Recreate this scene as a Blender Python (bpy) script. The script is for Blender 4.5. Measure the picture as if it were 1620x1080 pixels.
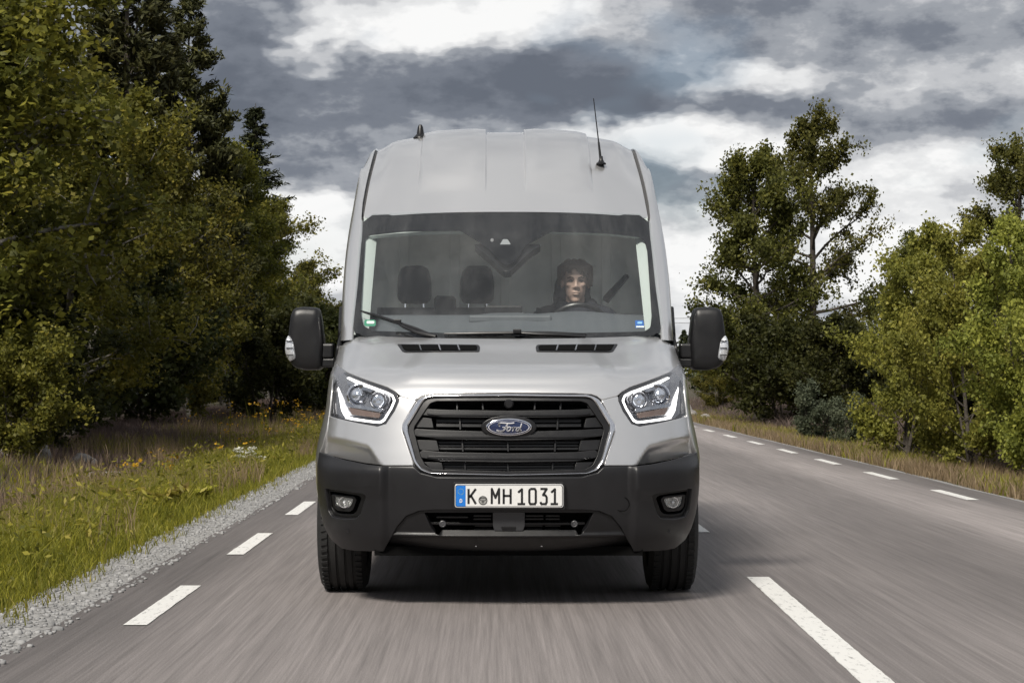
import bpy, bmesh, math, random
import numpy as np
from mathutils import Vector, Matrix
from mathutils.geometry import delaunay_2d_cdt

random.seed(7)
rng = np.random.default_rng(7)
R = math.radians
scene = bpy.context.scene
for o in list(bpy.data.objects):
    bpy.data.objects.remove(o)
C = scene.collection

# ------------------------------------------------------------------ camera
FOC, VPX, VPY, CAM_H = 3237.0, 778.0, 591.0, 1.148     # focal length and vanishing point measured on the 1620 px frame
VAN_X, VAN_Y = 0.083, 9.9
cam_d = bpy.data.cameras.new('camera')
cam = bpy.data.objects.new('camera', cam_d); C.objects.link(cam)
cam.location = (0, 0, CAM_H); cam.rotation_euler = (R(90), 0, 0)
cam_d.sensor_width = 36; cam_d.lens = 36 * FOC / 1620
cam_d.shift_x = (810 - VPX) / 1620; cam_d.shift_y = (VPY - 540) / 1620
cam_d.clip_end = 3000; cam_d.clip_start = 0.1
scene.camera = cam

# ------------------------------------------------------------------ light
SUN_AZ, SUN_EL = R(-156), R(46)        # direction towards the sun: behind and left of the camera
sun_dir = Vector((math.sin(SUN_AZ) * math.cos(SUN_EL), math.cos(SUN_AZ) * math.cos(SUN_EL), math.sin(SUN_EL)))
sd = bpy.data.lights.new('sun', 'SUN'); sd.energy = 3.1; sd.angle = R(13.0); sd.color = (1.0, 0.94, 0.85)
sun = bpy.data.objects.new('sun', sd); C.objects.link(sun)
sun.rotation_euler = (-sun_dir).to_track_quat('-Z', 'Y').to_euler()

scene.view_settings.view_transform = 'Standard'
scene.view_settings.look = 'None'
scene.view_settings.exposure = 0.62
scene.view_settings.gamma = 1.0
scene.view_settings.use_curve_mapping = False
scene.cycles.max_bounces = 8; scene.cycles.diffuse_bounces = 3; scene.cycles.glossy_bounces = 3; scene.cycles.transmission_bounces = 4
scene.cycles.transparent_max_bounces = 10; scene.cycles.use_adaptive_sampling = True; scene.cycles.adaptive_threshold = 0.03
scene.cycles.use_denoising = True

# ------------------------------------------------------------------ sky with clouds (world)
world = bpy.data.worlds.new('World'); scene.world = world; world.use_nodes = True
nt = world.node_tree; nt.nodes.clear()
def N(tree, typ, **kw):
    n = tree.nodes.new(typ)
    for k, v in kw.items():
        setattr(n, k, v)
    return n
def link(tree, a, b): tree.links.new(a, b)
def vmath(tree, op, a, b=None):
    n = N(tree, 'ShaderNodeMath', operation=op)
    for i, v in enumerate((a, b)):
        if v is None: continue
        if isinstance(v, (int, float)): n.inputs[i].default_value = v
        else: link(tree, v, n.inputs[i])
    return n.outputs[0]
def mmath(tree, op, a, b=None, c=None):
    n = N(tree, 'ShaderNodeMath', operation=op)
    for i, v in enumerate((a, b, c)):
        if v is None: continue
        if isinstance(v, (int, float)): n.inputs[i].default_value = v
        else: link(tree, v, n.inputs[i])
    return n.outputs[0]
sky = N(nt, 'ShaderNodeTexSky', sky_type='NISHITA')
sky.sun_disc = False; sky.sun_elevation = SUN_EL; sky.sun_rotation = SUN_AZ
sky.air_density = 1.0; sky.dust_density = 2.0; sky.altitude = 100
skym = N(nt, 'ShaderNodeVectorMath', operation='SCALE'); link(nt, sky.outputs[0], skym.inputs[0]); skym.inputs['Scale'].default_value = 0.09
tc = N(nt, 'ShaderNodeTexCoord')
sep = N(nt, 'ShaderNodeSeparateXYZ'); link(nt, tc.outputs['Generated'], sep.inputs[0])
# cloud space: the direction, stretched so that clouds lie flat towards the horizon
comb = N(nt, 'ShaderNodeCombineXYZ')
link(nt, mmath(nt, 'MULTIPLY', sep.outputs[0], 1.0), comb.inputs[0]); link(nt, sep.outputs[1], comb.inputs[1])
zz = mmath(nt, 'MULTIPLY', mmath(nt, 'POWER', mmath(nt, 'MAXIMUM', sep.outputs[2], 0.0), 0.8), 1.7); link(nt, zz, comb.inputs[2])
def noise(tree, vec, scale, detail=5, rough=0.55, dist=0.0, lac=2.0):
    n = N(tree, 'ShaderNodeTexNoise'); link(tree, vec, n.inputs['Vector'])
    n.inputs['Scale'].default_value = scale; n.inputs['Detail'].default_value = detail
    n.inputs['Roughness'].default_value = rough; n.inputs['Distortion'].default_value = dist
    return n.outputs['Fac']
n_big = noise(nt, comb.outputs[0], 7.0, 2, 0.5)
n_mid = noise(nt, comb.outputs[0], 22.0, 5.5, 0.62)
# cloud banks in their real directions (tangents of azimuth and elevation ahead): + bright, - dark
def bank(px, py, rx, ry, wgt):
    return ((px - VPX) / FOC, (VPY - py) / FOC, rx / FOC, ry / FOC, wgt)
banks = [bank(580,150,190,80,-.50), bank(860,125,240,92,-.52), bank(1040,160,170,40,-.32),
         bank(385,140,130,110,-.42), bank(330,25,190,60,-.30), bank(690,30,300,60,.54), bank(470,85,70,42,.34),
         bank(560,225,200,34,-.30), bank(1110,222,240,66,.56), bank(1190,125,130,42,.40), bank(480,270,210,46,-.32),
         bank(1420,185,380,50,-.34), bank(1400,45,420,76,-.26), bank(1075,305,160,38,-.34),
         bank(1330,275,280,44,.30), bank(490,375,150,90,.50), bank(800,470,900,120,.16), bank(1430,390,360,90,.36), bank(1100,400,150,100,.34)]
off2 = N(nt, 'ShaderNodeVectorMath', operation='ADD'); link(nt, comb.outputs[0], off2.inputs[0]); off2.inputs[1].default_value = (3.3, 1.7, 5.1)
yok = mmath(nt, 'MAXIMUM', sep.outputs[1], 0.02)
U = mmath(nt, 'DIVIDE', sep.outputs[0], yok); V = mmath(nt, 'DIVIDE', sep.outputs[2], yok)
# ragged edges for the banks
Uw = mmath(nt, 'ADD', U, mmath(nt, 'MULTIPLY_ADD', noise(nt, comb.outputs[0], 24, 3, .6), 0.075, -0.0375))
Vw = mmath(nt, 'ADD', V, mmath(nt, 'MULTIPLY_ADD', noise(nt, off2.outputs[0], 28, 3, .6), 0.036, -0.018))
UV = N(nt, 'ShaderNodeCombineXYZ'); link(nt, Uw, UV.inputs[0]); link(nt, Vw, UV.inputs[1])
acc = None
for (u, v, ru, rv, wgt) in banks:
    a = N(nt, 'ShaderNodeVectorMath', operation='MULTIPLY_ADD'); link(nt, UV.outputs[0], a.inputs[0])
    a.inputs[1].default_value = (1/ru, 1/rv, 0); a.inputs[2].default_value = (-u/ru, -v/rv, 0)
    d = N(nt, 'ShaderNodeVectorMath', operation='DOT_PRODUCT'); link(nt, a.outputs[0], d.inputs[0]); link(nt, a.outputs[0], d.inputs[1])
    e = mmath(nt, 'MAXIMUM', mmath(nt, 'SUBTRACT', 1.0, d.outputs['Value']), 0.0)
    acc = mmath(nt, 'MULTIPLY', e, wgt * .95) if acc is None else mmath(nt, 'MULTIPLY_ADD', e, wgt * .95, acc)
front = mmath(nt, 'GREATER_THAN', sep.outputs[1], 0.3)
acc = mmath(nt, 'MULTIPLY', acc, front)
dens = mmath(nt, 'MULTIPLY_ADD', n_mid, 1.15, mmath(nt, 'MULTIPLY_ADD', n_big, 0.75, -0.42))
dens = mmath(nt, 'ADD', dens, acc)
# paler, hazier cloud towards the horizon, all the way round
dens = mmath(nt, 'MULTIPLY_ADD', mmath(nt, 'EXPONENT', mmath(nt, 'MULTIPLY', mmath(nt, 'MAXIMUM', sep.outputs[2], 0.0), -18.0)), 0.20, dens)
ramp = N(nt, 'ShaderNodeValToRGB'); link(nt, dens, ramp.inputs[0])
cr = ramp.color_ramp; cr.interpolation = 'EASE'
cr.elements[0].position = 0.0; cr.elements[0].color = (.120, .136, .168, 1)
cr.elements[1].position = 1.0; cr.elements[1].color = (.84, .84, .835, 1)
for p, c in ((0.25, (.168, .186, .222, 1)), (0.45, (.30, .318, .35, 1)), (0.62, (.48, .49, .51, 1)), (0.82, (.70, .705, .71, 1))):
    e = cr.elements.new(p); e.color = c
gap = N(nt, 'ShaderNodeMapRange'); link(nt, noise(nt, off2.outputs[0], 9.0, 3, .55), gap.inputs[0])
gap.inputs[1].default_value = .56; gap.inputs[2].default_value = .70; gap.inputs[3].default_value = 0; gap.inputs[4].default_value = .30
mixs = N(nt, 'ShaderNodeMix', data_type='RGBA'); link(nt, gap.outputs[0], mixs.inputs[0])
link(nt, ramp.outputs[0], mixs.inputs[6]); link(nt, skym.outputs[0], mixs.inputs[7])
bg = N(nt, 'ShaderNodeBackground'); link(nt, mixs.outputs[2], bg.inputs[0]); bg.inputs[1].default_value = 0.74
world.cycles.sampling_method = 'NONE'      # the sky is even enough to be found by scattered rays alone
wo = N(nt, 'ShaderNodeOutputWorld'); link(nt, bg.outputs[0], wo.inputs[0])

# ------------------------------------------------------------------ helpers
MATS = {}
def mat(name, color=(.5, .5, .5), rough=.5, metal=0.0, coat=0.0, spec=.5, emit=None, estr=0.0, bump=None, vary=None, trans=0.0, ior=1.45, sheen=0.0):
    if name in MATS: return MATS[name]
    m = bpy.data.materials.new(name); m.use_nodes = True; t = m.node_tree
    b = t.nodes['Principled BSDF']
    b.inputs['Base Color'].default_value = (*color, 1); b.inputs['Roughness'].default_value = rough
    b.inputs['Metallic'].default_value = metal; b.inputs['Coat Weight'].default_value = coat; b.inputs['Coat Roughness'].default_value = .04 if name != 'silver_paint' else .09
    b.inputs['Specular IOR Level'].default_value = spec; b.inputs['Transmission Weight'].default_value = trans; b.inputs['IOR'].default_value = ior
    b.inputs['Sheen Weight'].default_value = sheen
    if emit: b.inputs['Emission Color'].default_value = (*emit, 1); b.inputs['Emission Strength'].default_value = estr
    if bump or vary:
        tcn = N(t, 'ShaderNodeTexCoord')
    if bump:
        s, st, d = bump
        nf = noise(t, tcn.outputs['Object'], s, 4, .6)
        bn = N(t, 'ShaderNodeBump'); bn.inputs['Strength'].default_value = st; bn.inputs['Distance'].default_value = d
        link(t, nf, bn.inputs['Height']); link(t, bn.outputs[0], b.inputs['Normal'])
    if vary:
        s, amt, ramt = vary
        nf = noise(t, tcn.outputs['Object'], s, 6, .65)
        mr = N(t, 'ShaderNodeMapRange'); link(t, nf, mr.inputs[0]); mr.inputs[1].default_value = .3; mr.inputs[2].default_value = .7
        mr.inputs[3].default_value = 1 - amt; mr.inputs[4].default_value = 1 + amt
        sc_ = N(t, 'ShaderNodeVectorMath', operation='SCALE'); sc_.inputs[0].default_value = color; link(t, mr.outputs[0], sc_.inputs['Scale'])
        link(t, sc_.outputs[0], b.inputs['Base Color'])
        mr2 = N(t, 'ShaderNodeMapRange'); link(t, nf, mr2.inputs[0]); mr2.inputs[1].default_value = .3; mr2.inputs[2].default_value = .7
        mr2.inputs[3].default_value = max(0, rough - ramt); mr2.inputs[4].default_value = min(1, rough + ramt)
        link(t, mr2.outputs[0], b.inputs['Roughness'])
    MATS[name] = m
    return m

def glass_mat(name, tint=(.8, .85, .85), refl=1.0, rough=0.0, haze=0.0):
    m = bpy.data.materials.new(name); m.use_nodes = True; t = m.node_tree; t.nodes.clear()
    tr = N(t, 'ShaderNodeBsdfTransparent'); tr.inputs[0].default_value = (*tint, 1)
    gl = N(t, 'ShaderNodeBsdfGlossy'); gl.inputs['Roughness'].default_value = rough; gl.inputs[0].default_value = (refl, refl, refl, 1)
    fr = N(t, 'ShaderNodeFresnel'); geo = N(t, 'ShaderNodeNewGeometry'); link(t, mmath(t, 'MULTIPLY_ADD', geo.outputs['Backfacing'], 1/1.5 - 1.5, 1.5), fr.inputs[0])     # a thin sheet reflects alike from both sides
    mx = N(t, 'ShaderNodeMixShader'); link(t, fr.outputs[0], mx.inputs[0]); link(t, tr.outputs[0], mx.inputs[1]); link(t, gl.outputs[0], mx.inputs[2])
    last = mx.outputs[0]
    if haze:
        df = N(t, 'ShaderNodeBsdfDiffuse'); df.inputs[0].default_value = (.6, .62, .62, 1)
        m2 = N(t, 'ShaderNodeMixShader'); m2.inputs[0].default_value = haze; link(t, last, m2.inputs[1]); link(t, df.outputs[0], m2.inputs[2]); last = m2.outputs[0]
    o = N(t, 'ShaderNodeOutputMaterial'); link(t, last, o.inputs[0])
    return m

def add_obj(name, me, m=None, parent=None):
    o = bpy.data.objects.new(name, me); C.objects.link(o)
    if m is not None and len(me.materials) == 0: me.materials.append(m)
    if parent is not None: o.parent = parent
    return o
def empty(name, loc=(0, 0, 0), parent=None):
    o = bpy.data.objects.new(name, None); C.objects.link(o); o.location = loc; o.empty_display_size = .2
    if parent is not None: o.parent = parent
    return o
def tag(o, label=None, cat=None, group=None, kind=None):
    if label: o['label'] = label
    if cat: o['category'] = cat
    if group: o['group'] = group
    if kind: o['kind'] = kind
    return o
def mesh(name, verts, faces, smooth=False, normals=None):
    me = bpy.data.meshes.new(name)
    me.from_pydata([tuple(map(float, v)) for v in verts], [], [tuple(map(int, f)) for f in faces]); me.update()
    if smooth or normals is not None:
        me.polygons.foreach_set('use_smooth', [True] * len(me.polygons))
    if normals is not None:
        me.normals_split_custom_set_from_vertices([tuple(map(float, n)) for n in normals])
    return me
def fast_mesh(name, co, tris_or_quads, k, attr=None):
    """big meshes: co (n,3) array, faces (m,k) index array, attr per-vertex float"""
    me = bpy.data.meshes.new(name)
    n, mfc = len(co), len(tris_or_quads)
    me.vertices.add(n); me.vertices.foreach_set('co', np.ascontiguousarray(co, dtype=np.float32).ravel())
    me.loops.add(mfc * k); me.loops.foreach_set('vertex_index', np.ascontiguousarray(tris_or_quads, dtype=np.int32).ravel())
    me.polygons.add(mfc); me.polygons.foreach_set('loop_start', np.arange(0, mfc * k, k, dtype=np.int32))
    me.update(calc_edges=True)
    if attr is not None:
        a = me.attributes.new('rnd', 'FLOAT', 'POINT'); a.data.foreach_set('value', np.ascontiguousarray(attr, dtype=np.float32))
    return me
class MB:
    """collects simple shapes into one mesh"""
    def __init__(s): s.v = []; s.f = []
    def add(s, v, f):
        b = len(s.v); s.v += [tuple(p) for p in v]; s.f += [tuple(i + b for i in q) for q in f]; return s
    def box(s, x0, x1, y0, y1, z0, z1):
        return s.add([(x0,y0,z0),(x1,y0,z0),(x1,y1,z0),(x0,y1,z0),(x0,y0,z1),(x1,y0,z1),(x1,y1,z1),(x0,y1,z1)],
                     [(0,3,2,1),(4,5,6,7),(0,1,5,4),(1,2,6,5),(2,3,7,6),(3,0,4,7)])
    def tube(s, pts, rad, n=8, cap=True):
        pts = [Vector(p) for p in pts]; rr = rad if isinstance(rad, (list, tuple)) else [rad] * len(pts)
        vs = []; fs = []
        up = None
        for i, p in enumerate(pts):
            d = (pts[min(i + 1, len(pts) - 1)] - pts[max(i - 1, 0)]).normalized()
            if up is None: up = Vector((0, 0, 1)) if abs(d.z) < .9 else Vector((1, 0, 0))
            a = d.cross(up).normalized(); b = a.cross(d).normalized(); up = b
            for k in range(n):
                t = 2 * math.pi * k / n; vs.append(p + (a * math.cos(t) + b * math.sin(t)) * rr[i])
        for i in range(len(pts) - 1):
            for k in range(n):
                fs.append((i*n + k, i*n + (k+1) % n, (i+1)*n + (k+1) % n, (i+1)*n + k))
        if cap:
            fs.append(tuple(range(n))[::-1]); fs.append(tuple((len(pts)-1)*n + k for k in range(n)))
        return s.add(vs, fs)
    def grid(s, P, flip=False):
        P = np.asarray(P); a, b = P.shape[:2]
        fs = []
        for i in range(a - 1):
            for j in range(b - 1):
                q = (i*b+j, i*b+j+1, (i+1)*b+j+1, (i+1)*b+j); fs.append(q[::-1] if flip else q)
        return s.add([tuple(p) for p in P.reshape(-1, 3)], fs)
    def revolve(s, prof, axis='x', n=48, center=(0, 0, 0)):
        """prof: (along axis, radius)"""
        vs = []; fs = []; m_ = len(prof)
        for k in range(n):
            t = 2 * math.pi * k / n
            for (a, r) in prof:
                c_, s_ = r * math.cos(t), r * math.sin(t)
                p = (a, c_, s_) if axis == 'x' else ((c_, a, s_) if axis == 'y' else (c_, s_, a))
                vs.append((p[0] + center[0], p[1] + center[1], p[2] + center[2]))
        for k in range(n):
            k2 = (k + 1) % n
            for j in range(m_ - 1):
                fs.append((k*m_+j, k*m_+j+1, k2*m_+j+1, k2*m_+j))
        return s.add(vs, fs)
    def build(s, name, m, parent=None, smooth=False, bevel=0, sharp=35, recalc=True):
        me = mesh(name, s.v, s.f, smooth)
        if recalc:
            bm = bmesh.new(); bm.from_mesh(me); bmesh.ops.recalc_face_normals(bm, faces=bm.faces); bm.to_mesh(me); bm.free()
        if smooth: me.set_sharp_from_angle(angle=R(sharp))
        o = add_obj(name, me, m, parent)
        if bevel:
            md = o.modifiers.new('bevel', 'BEVEL'); md.width = bevel; md.segments = 2; md.limit_method = 'ANGLE'; md.angle_limit = R(40)
        return o

def pchip(xs, ys, sig=0.0, lo=None, hi=None):
    xs = np.array(xs, float); ys = np.array(ys, float)
    h = np.diff(xs); d = np.diff(ys) / h; mm = np.zeros_like(xs)
    for i in range(1, len(xs) - 1):
        if d[i-1] * d[i] > 0:
            w1, w2 = 2*h[i] + h[i-1], h[i] + 2*h[i-1]; mm[i] = (w1 + w2) / (w1/d[i-1] + w2/d[i])
    mm[0], mm[-1] = d[0], d[-1]
    g = np.linspace(xs[0], xs[-1], 3000)
    i = np.clip(np.searchsorted(xs, g) - 1, 0, len(h) - 1); t = (g - xs[i]) / h[i]
    val = (2*t**3-3*t**2+1)*ys[i] + (t**3-2*t**2+t)*h[i]*mm[i] + (-2*t**3+3*t**2)*ys[i+1] + (t**3-t**2)*h[i]*mm[i+1]
    if sig > 0:
        st = g[1] - g[0]; k = int(4 * sig / st); ker = np.exp(-.5 * (np.arange(-k, k+1) * st / sig)**2); ker /= ker.sum()
        e0 = val[0] + (np.arange(-k, 0)) * st * (val[1]-val[0])/st; e1 = val[-1] + np.arange(1, k+1) * (val[-1]-val[-2])
        val = np.convolve(np.concatenate([e0, val, e1]), ker, 'valid')
    return lambda q: np.interp(np.asarray(q, float), g, val)
def sstep(a, b, x):
    t = np.clip((np.asarray(x, float) - a) / (b - a), 0, 1); return t * t * (3 - 2 * t)

def fillet(poly, r, n=5):
    """round the corners of a closed 2-D outline; r is one radius or one per corner"""
    out = []; m_ = len(poly)
    for i in range(m_):
        p0, p, p1 = (np.array(poly[i-1], float), np.array(poly[i], float), np.array(poly[(i+1) % m_], float))
        rr = r[i] if isinstance(r, (list, tuple)) else r
        a, b = p0 - p, p1 - p; la, lb = np.linalg.norm(a), np.linalg.norm(b)
        if rr <= 0 or la < 1e-9 or lb < 1e-9: out.append(tuple(p)); continue
        k = min(rr, la * .45, lb * .45); q0, q1 = p + a/la*k, p + b/lb*k
        for j in range(n + 1):
            t = j / n; out.append(tuple((1-t)**2*q0 + 2*t*(1-t)*p + t*t*q1))
    return out
def resample(poly, du, dv):
    out = []
    for i, p in enumerate(poly):
        q = poly[(i+1) % len(poly)]; n = max(1, int(math.ceil(max(abs(q[0]-p[0])/du, abs(q[1]-p[1])/dv))))
        for j in range(n): out.append((p[0] + (q[0]-p[0])*j/n, p[1] + (q[1]-p[1])*j/n))
    clean = []
    for p in out:
        if not clean or math.hypot(p[0]-clean[-1][0], p[1]-clean[-1][1]) > 1e-5: clean.append(p)
    return clean
def inside(poly, pts):
    poly = np.array(poly); x, y = pts[:, 0], pts[:, 1]; c = np.zeros(len(pts), bool)
    x0, y0 = poly[:, 0], poly[:, 1]; x1, y1 = np.roll(x0, -1), np.roll(y0, -1)
    for a, b, c_, d in zip(x0, y0, x1, y1):
        if b == d: continue
        hit = ((b > y) != (d > y)) & (x < (c_ - a) * (y - b) / (d - b) + a); c ^= hit
    return c
def edge_dist(poly, pts, su, sv):
    best = np.full(len(pts), 1e9)
    for i in range(len(poly)):
        a = np.array(poly[i]) / (su, sv); b = np.array(poly[(i+1) % len(poly)]) / (su, sv); p = pts / (su, sv)
        ab = b - a; L = (ab**2).sum()
        t = np.clip(((p - a) @ ab) / max(L, 1e-12), 0, 1); best = np.minimum(best, np.sqrt(((p - a - t[:, None]*ab)**2).sum(1)))
    return best

def panel(name, outline, fmap, m, parent, du=.02, dv=.02, thick=.02, bev=.002, off=0.0, holes=(), flip=1, mirror=False, eps=.002):
    """a sheet with a rounded rim, cut from the surface fmap(u,v)->(n,3); outline and holes in (u,v). flip=-1 turns the front side."""
    loops = [resample(outline, du, dv)] + [resample(h, du, dv) for h in holes]
    area = sum(a[0]*b[1]-b[0]*a[1] for a, b in zip(loops[0], loops[0][1:] + loops[0][:1]))
    if area < 0: loops[0].reverse()
    for k in range(1, len(loops)):
        ar = sum(a[0]*b[1]-b[0]*a[1] for a, b in zip(loops[k], loops[k][1:] + loops[k][:1]))
        if ar > 0: loops[k].reverse()
    L0 = np.array(loops[0]); lo, hi = L0.min(0), L0.max(0)
    gu = np.arange(lo[0] + du*.5, hi[0], du); gv = np.arange(lo[1] + dv*.5, hi[1], dv)
    pts = np.array([(a, b) for a in gu for b in gv]) if len(gu) and len(gv) else np.zeros((0, 2))
    if len(pts):
        k = inside(loops[0], pts)
        for h in loops[1:]: k &= ~inside(h, pts)
        pts = pts[k]
        for h in loops:
            if len(pts): pts = pts[edge_dist(h, pts, du, dv) > .45]
    vs = []; es = []
    for lp in loops:
        b = len(vs); vs += [Vector((p[0]/du, p[1]/dv)) for p in lp]; es += [(b+i, b+(i+1) % len(lp)) for i in range(len(lp))]
    vs += [Vector((p[0]/du, p[1]/dv)) for p in pts]
    ov, oe, of, *_ = delaunay_2d_cdt(vs, es, [], 0, 1e-6)
    uv = np.array([(p[0]*du, p[1]*dv) for p in ov]); tris = np.array([f for f in of if len(f) == 3])
    cen = uv[tris].mean(1); k = inside(loops[0], cen)
    for h in loops[1:]: k &= ~inside(h, cen)
    tris = tris[k]
    def pn(q):
        p = fmap(q[:, 0], q[:, 1]); a = fmap(q[:, 0]+eps, q[:, 1]) - fmap(q[:, 0]-eps, q[:, 1]); b = fmap(q[:, 0], q[:, 1]+eps) - fmap(q[:, 0], q[:, 1]-eps)
        n = np.cross(a, b) * flip; n /= np.maximum(np.linalg.norm(n, axis=1, keepdims=True), 1e-12); return p, n
    P, Nn = pn(uv)
    V = [P + Nn*off]; NN = [Nn]; F_ = [tuple(t) for t in tris]
    # orient faces along the normals
    fl = []
    for t in F_:
        g = np.cross(V[0][t[1]]-V[0][t[0]], V[0][t[2]]-V[0][t[0]])
        fl.append(t if g @ Nn[t[0]] >= 0 else t[::-1])
    F_ = fl; base = len(uv)
    for lp in loops:
        lp = np.array(lp); p, n = pn(lp); p = p + n*off
        tg = np.roll(p, -1, 0) - np.roll(p, 1, 0); tg /= np.maximum(np.linalg.norm(tg, axis=1, keepdims=True), 1e-12)
        out = np.cross(tg, n) * flip; out /= np.maximum(np.linalg.norm(out, axis=1, keepdims=True), 1e-12)
        r0 = p; r1 = p + out*bev*.7 - n*bev*.3; r2 = p + out*bev - n*bev; r3 = r2 - n*thick; m_ = len(lp)
        V += [r0, r1, r2, r3]; n1 = n + out; n1 /= np.linalg.norm(n1, axis=1, keepdims=True); NN += [n, n1, out, out]
        for i in range(m_):
            j = (i+1) % m_
            for q in range(3):
                quad = (base+q*m_+i, base+q*m_+j, base+(q+1)*m_+j, base+(q+1)*m_+i)
                F_.append(quad if flip > 0 else quad[::-1])
        base += 4*m_
    V = np.concatenate(V); NN = np.concatenate(NN)
    if mirror:
        V = V * (-1, 1, 1); NN = NN * (-1, 1, 1); F_ = [f[::-1] for f in F_]
    # make the rim quads face outwards
    ff = []
    for f in F_:
        if len(f) == 4:
            g = np.cross(V[f[1]]-V[f[0]], V[f[3]]-V[f[0]]); s_ = g @ (NN[f[0]]+NN[f[2]])
            f = f if s_ >= 0 else f[::-1]
        ff.append(f)
    return add_obj(name, mesh(name, V, ff, True, NN), m, parent)

def strokes(paths, w, depth=.0015, n=6, origin=(0, 0), scale=1.0, ymap=None):
    """flat lettering from stroked paths in a plane (x, z); returns an MB in local x,z with y=0 front"""
    mb = MB()
    def disc(c, r):
        k = 10; vs = [(c[0]+r*math.cos(2*math.pi*i/k), -.0011, c[1]+r*math.sin(2*math.pi*i/k)) for i in range(k)]
        mb.add(vs + [(v[0], depth, v[2]) for v in vs], [tuple(range(k))] + [(i, (i+1) % k, k+(i+1) % k, k+i) for i in range(k)])
    for path in paths:
        ws = w
        if isinstance(path, tuple): path, ws = path
        p = [((a-origin[0])*scale, (b-origin[1])*scale) for a, b in path]; h = ws*scale/2
        for i in range(len(p)-1):
            a, b = np.array(p[i]), np.array(p[i+1]); d = b-a; L = np.linalg.norm(d)
            if L < 1e-9: continue
            q = np.array((-d[1], d[0]))/L*h
            vs = [(*(a+q),), (*(a-q),), (*(b-q),), (*(b+q),)]; yo = -3e-4*(i % 3)
            mb.add([(v[0], yo, v[1]) for v in vs] + [(v[0], depth, v[1]) for v in vs], [(0,1,2,3),(0,4,5,1),(1,5,6,2),(2,6,7,3),(3,7,4,0)])
            if 0 < i: disc(p[i], h*.985)
    return mb
# ================================================================== VAN
PAINT = mat('silver_paint', (.69, .69, .692), .29, .80, .85)
PLASTIC = mat('black_plastic', (.0075, .0075, .0085), .40, bump=(420, .12, .002), vary=(14, .12, .06))
GREYPL = mat('bumper_plastic', (.0115, .0115, .013), .38, bump=(500, .10, .0015), vary=(10, .10, .05))
SATIN = mat('satin_black', (.008, .008, .009), .35, vary=(20, .1, .05))
VOID = mat('dark_cavity', (.005, .005, .005), .95, spec=.05)
CHROME = mat('chrome', (.80, .80, .82), .07, 1.0)
STEEL = mat('wheel_steel', (.30, .30, .31), .35, .9, vary=(20, .1, .1))
RUBBER = mat('tyre_rubber', (.016, .016, .016), .75, bump=(140, .3, .003), vary=(25, .2, .08))
FABRIC = mat('seat_fabric', (.030, .032, .038), .9, bump=(300, .4, .002), sheen=.2)
DASH = mat('dash_plastic', (.085, .095, .105), .55, bump=(260, .3, .002))
TRIM = mat('pillar_trim', (.42, .47, .45), .7)
BULK = mat('bulkhead_paint', (.88, .91, .885), .7, vary=(5, .1, .05))
LED = mat('led_strip', (.9, .9, .9), .3, emit=(1.0, 0.98, 0.94), estr=1.5)
LENSM = mat('projector_lens', (.62, .66, .74), .06, .8, 1.0)
REFLECT = mat('lamp_reflector', (.55, .55, .57), .12, 1.0)
AMBER = mat('amber_lens', (.17, .12, .10), .25, .1, .5)
LAMPBLK = mat('lamp_housing', (.34, .34, .355), .2, .8)
GLASS = glass_mat('windscreen_glass', (.97, .99, .985), .9, haze=.022)
SIDEGL = glass_mat('side_glass', (.88, .92, .91), .9)
CLEAR = glass_mat('clear_cover', (.93, .94, .95), .8)

van = empty('delivery_van', (VAN_X, VAN_Y, 0))
tag(van, 'silver high-roof delivery van driving towards the camera with daytime lights on', 'van')

Pz = pchip([.22,.28,.36,.48,.66,.74,.90,1.045,1.10,1.14,1.17,1.21,1.26,1.31,1.345,1.40], [.14,.10,.05,.02,.0,.012,.045,.085,.125,.185,.27,.43,.63,.81,.95,1.17], .010)
wz = pchip([.2,.28,.45,.6,.72,.8,.95,1.1,1.2,1.35,1.8,2.1,2.47,2.64,2.75], [.88,.90,.950,.968,.970,.955,.940,.928,.918,.895,.885,.87,.845,.79,.70], .02)
Wz = pchip([.2,.3,.5,1.0,1.45,1.8,2.1,2.3,2.47,2.58,2.64,2.70], [.94,.96,1.0,1.015,1.005,.975,.94,.912,.885,.855,.825,.76], .012)
Rz = pchip([.2,.7,1.0,1.2,1.4], [.62,.66,.66,.60,.50])
NN_ = 2.6
def se(t): return 1 - (1 - np.clip(t, 0, .9985)**NN_)**(1/NN_)
def Ff(x, z):
    """front skin of fascia and hood: depth behind the bumper face for (x, z)"""
    x = np.asarray(x, float); z = np.asarray(z, float); ax = np.abs(x)
    y = Pz(z) + Rz(z)*se(ax/wz(z))
    # hood: raised middle with two creases that run out to the lamps
    xc = .40 + (1.345 - z)*.55
    y = y - .060*sstep(1.09, 1.20, z)*(1 - sstep(xc-.05, xc+.05, ax))
    # scallop under the lamps: the skin turns under
    zc = .800 + .05*sstep(.60, .90, ax) - .09*(1-sstep(.60, .70, ax))
    dz = np.maximum(zc - z, 0)
    y = y + .55*dz*sstep(.56, .69, ax)*sstep(0, .05, dz)
    return y
def Fb(x, z):
    """bumper skin, proud of the fascia"""
    x = np.asarray(x, float); z = np.asarray(z, float); ax = np.abs(x)
    y = Pz(z) + Rz(z)*se(ax/(wz(z)+.010))
    top = sstep(.60, .735, z)
    bulge = sstep(.575, .63, ax)
    y = y - .030 - .028*bulge*(1-.9*sstep(.68, .745, z)) - .012*bulge*sstep(.52, .60, z)*(1-sstep(.66, .74, z))
    y = y + .030*(1-bulge)*sstep(.69, .75, z)
    y = y + .05*sstep(.46, .40, z)*(1-bulge)*0
    return y
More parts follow.
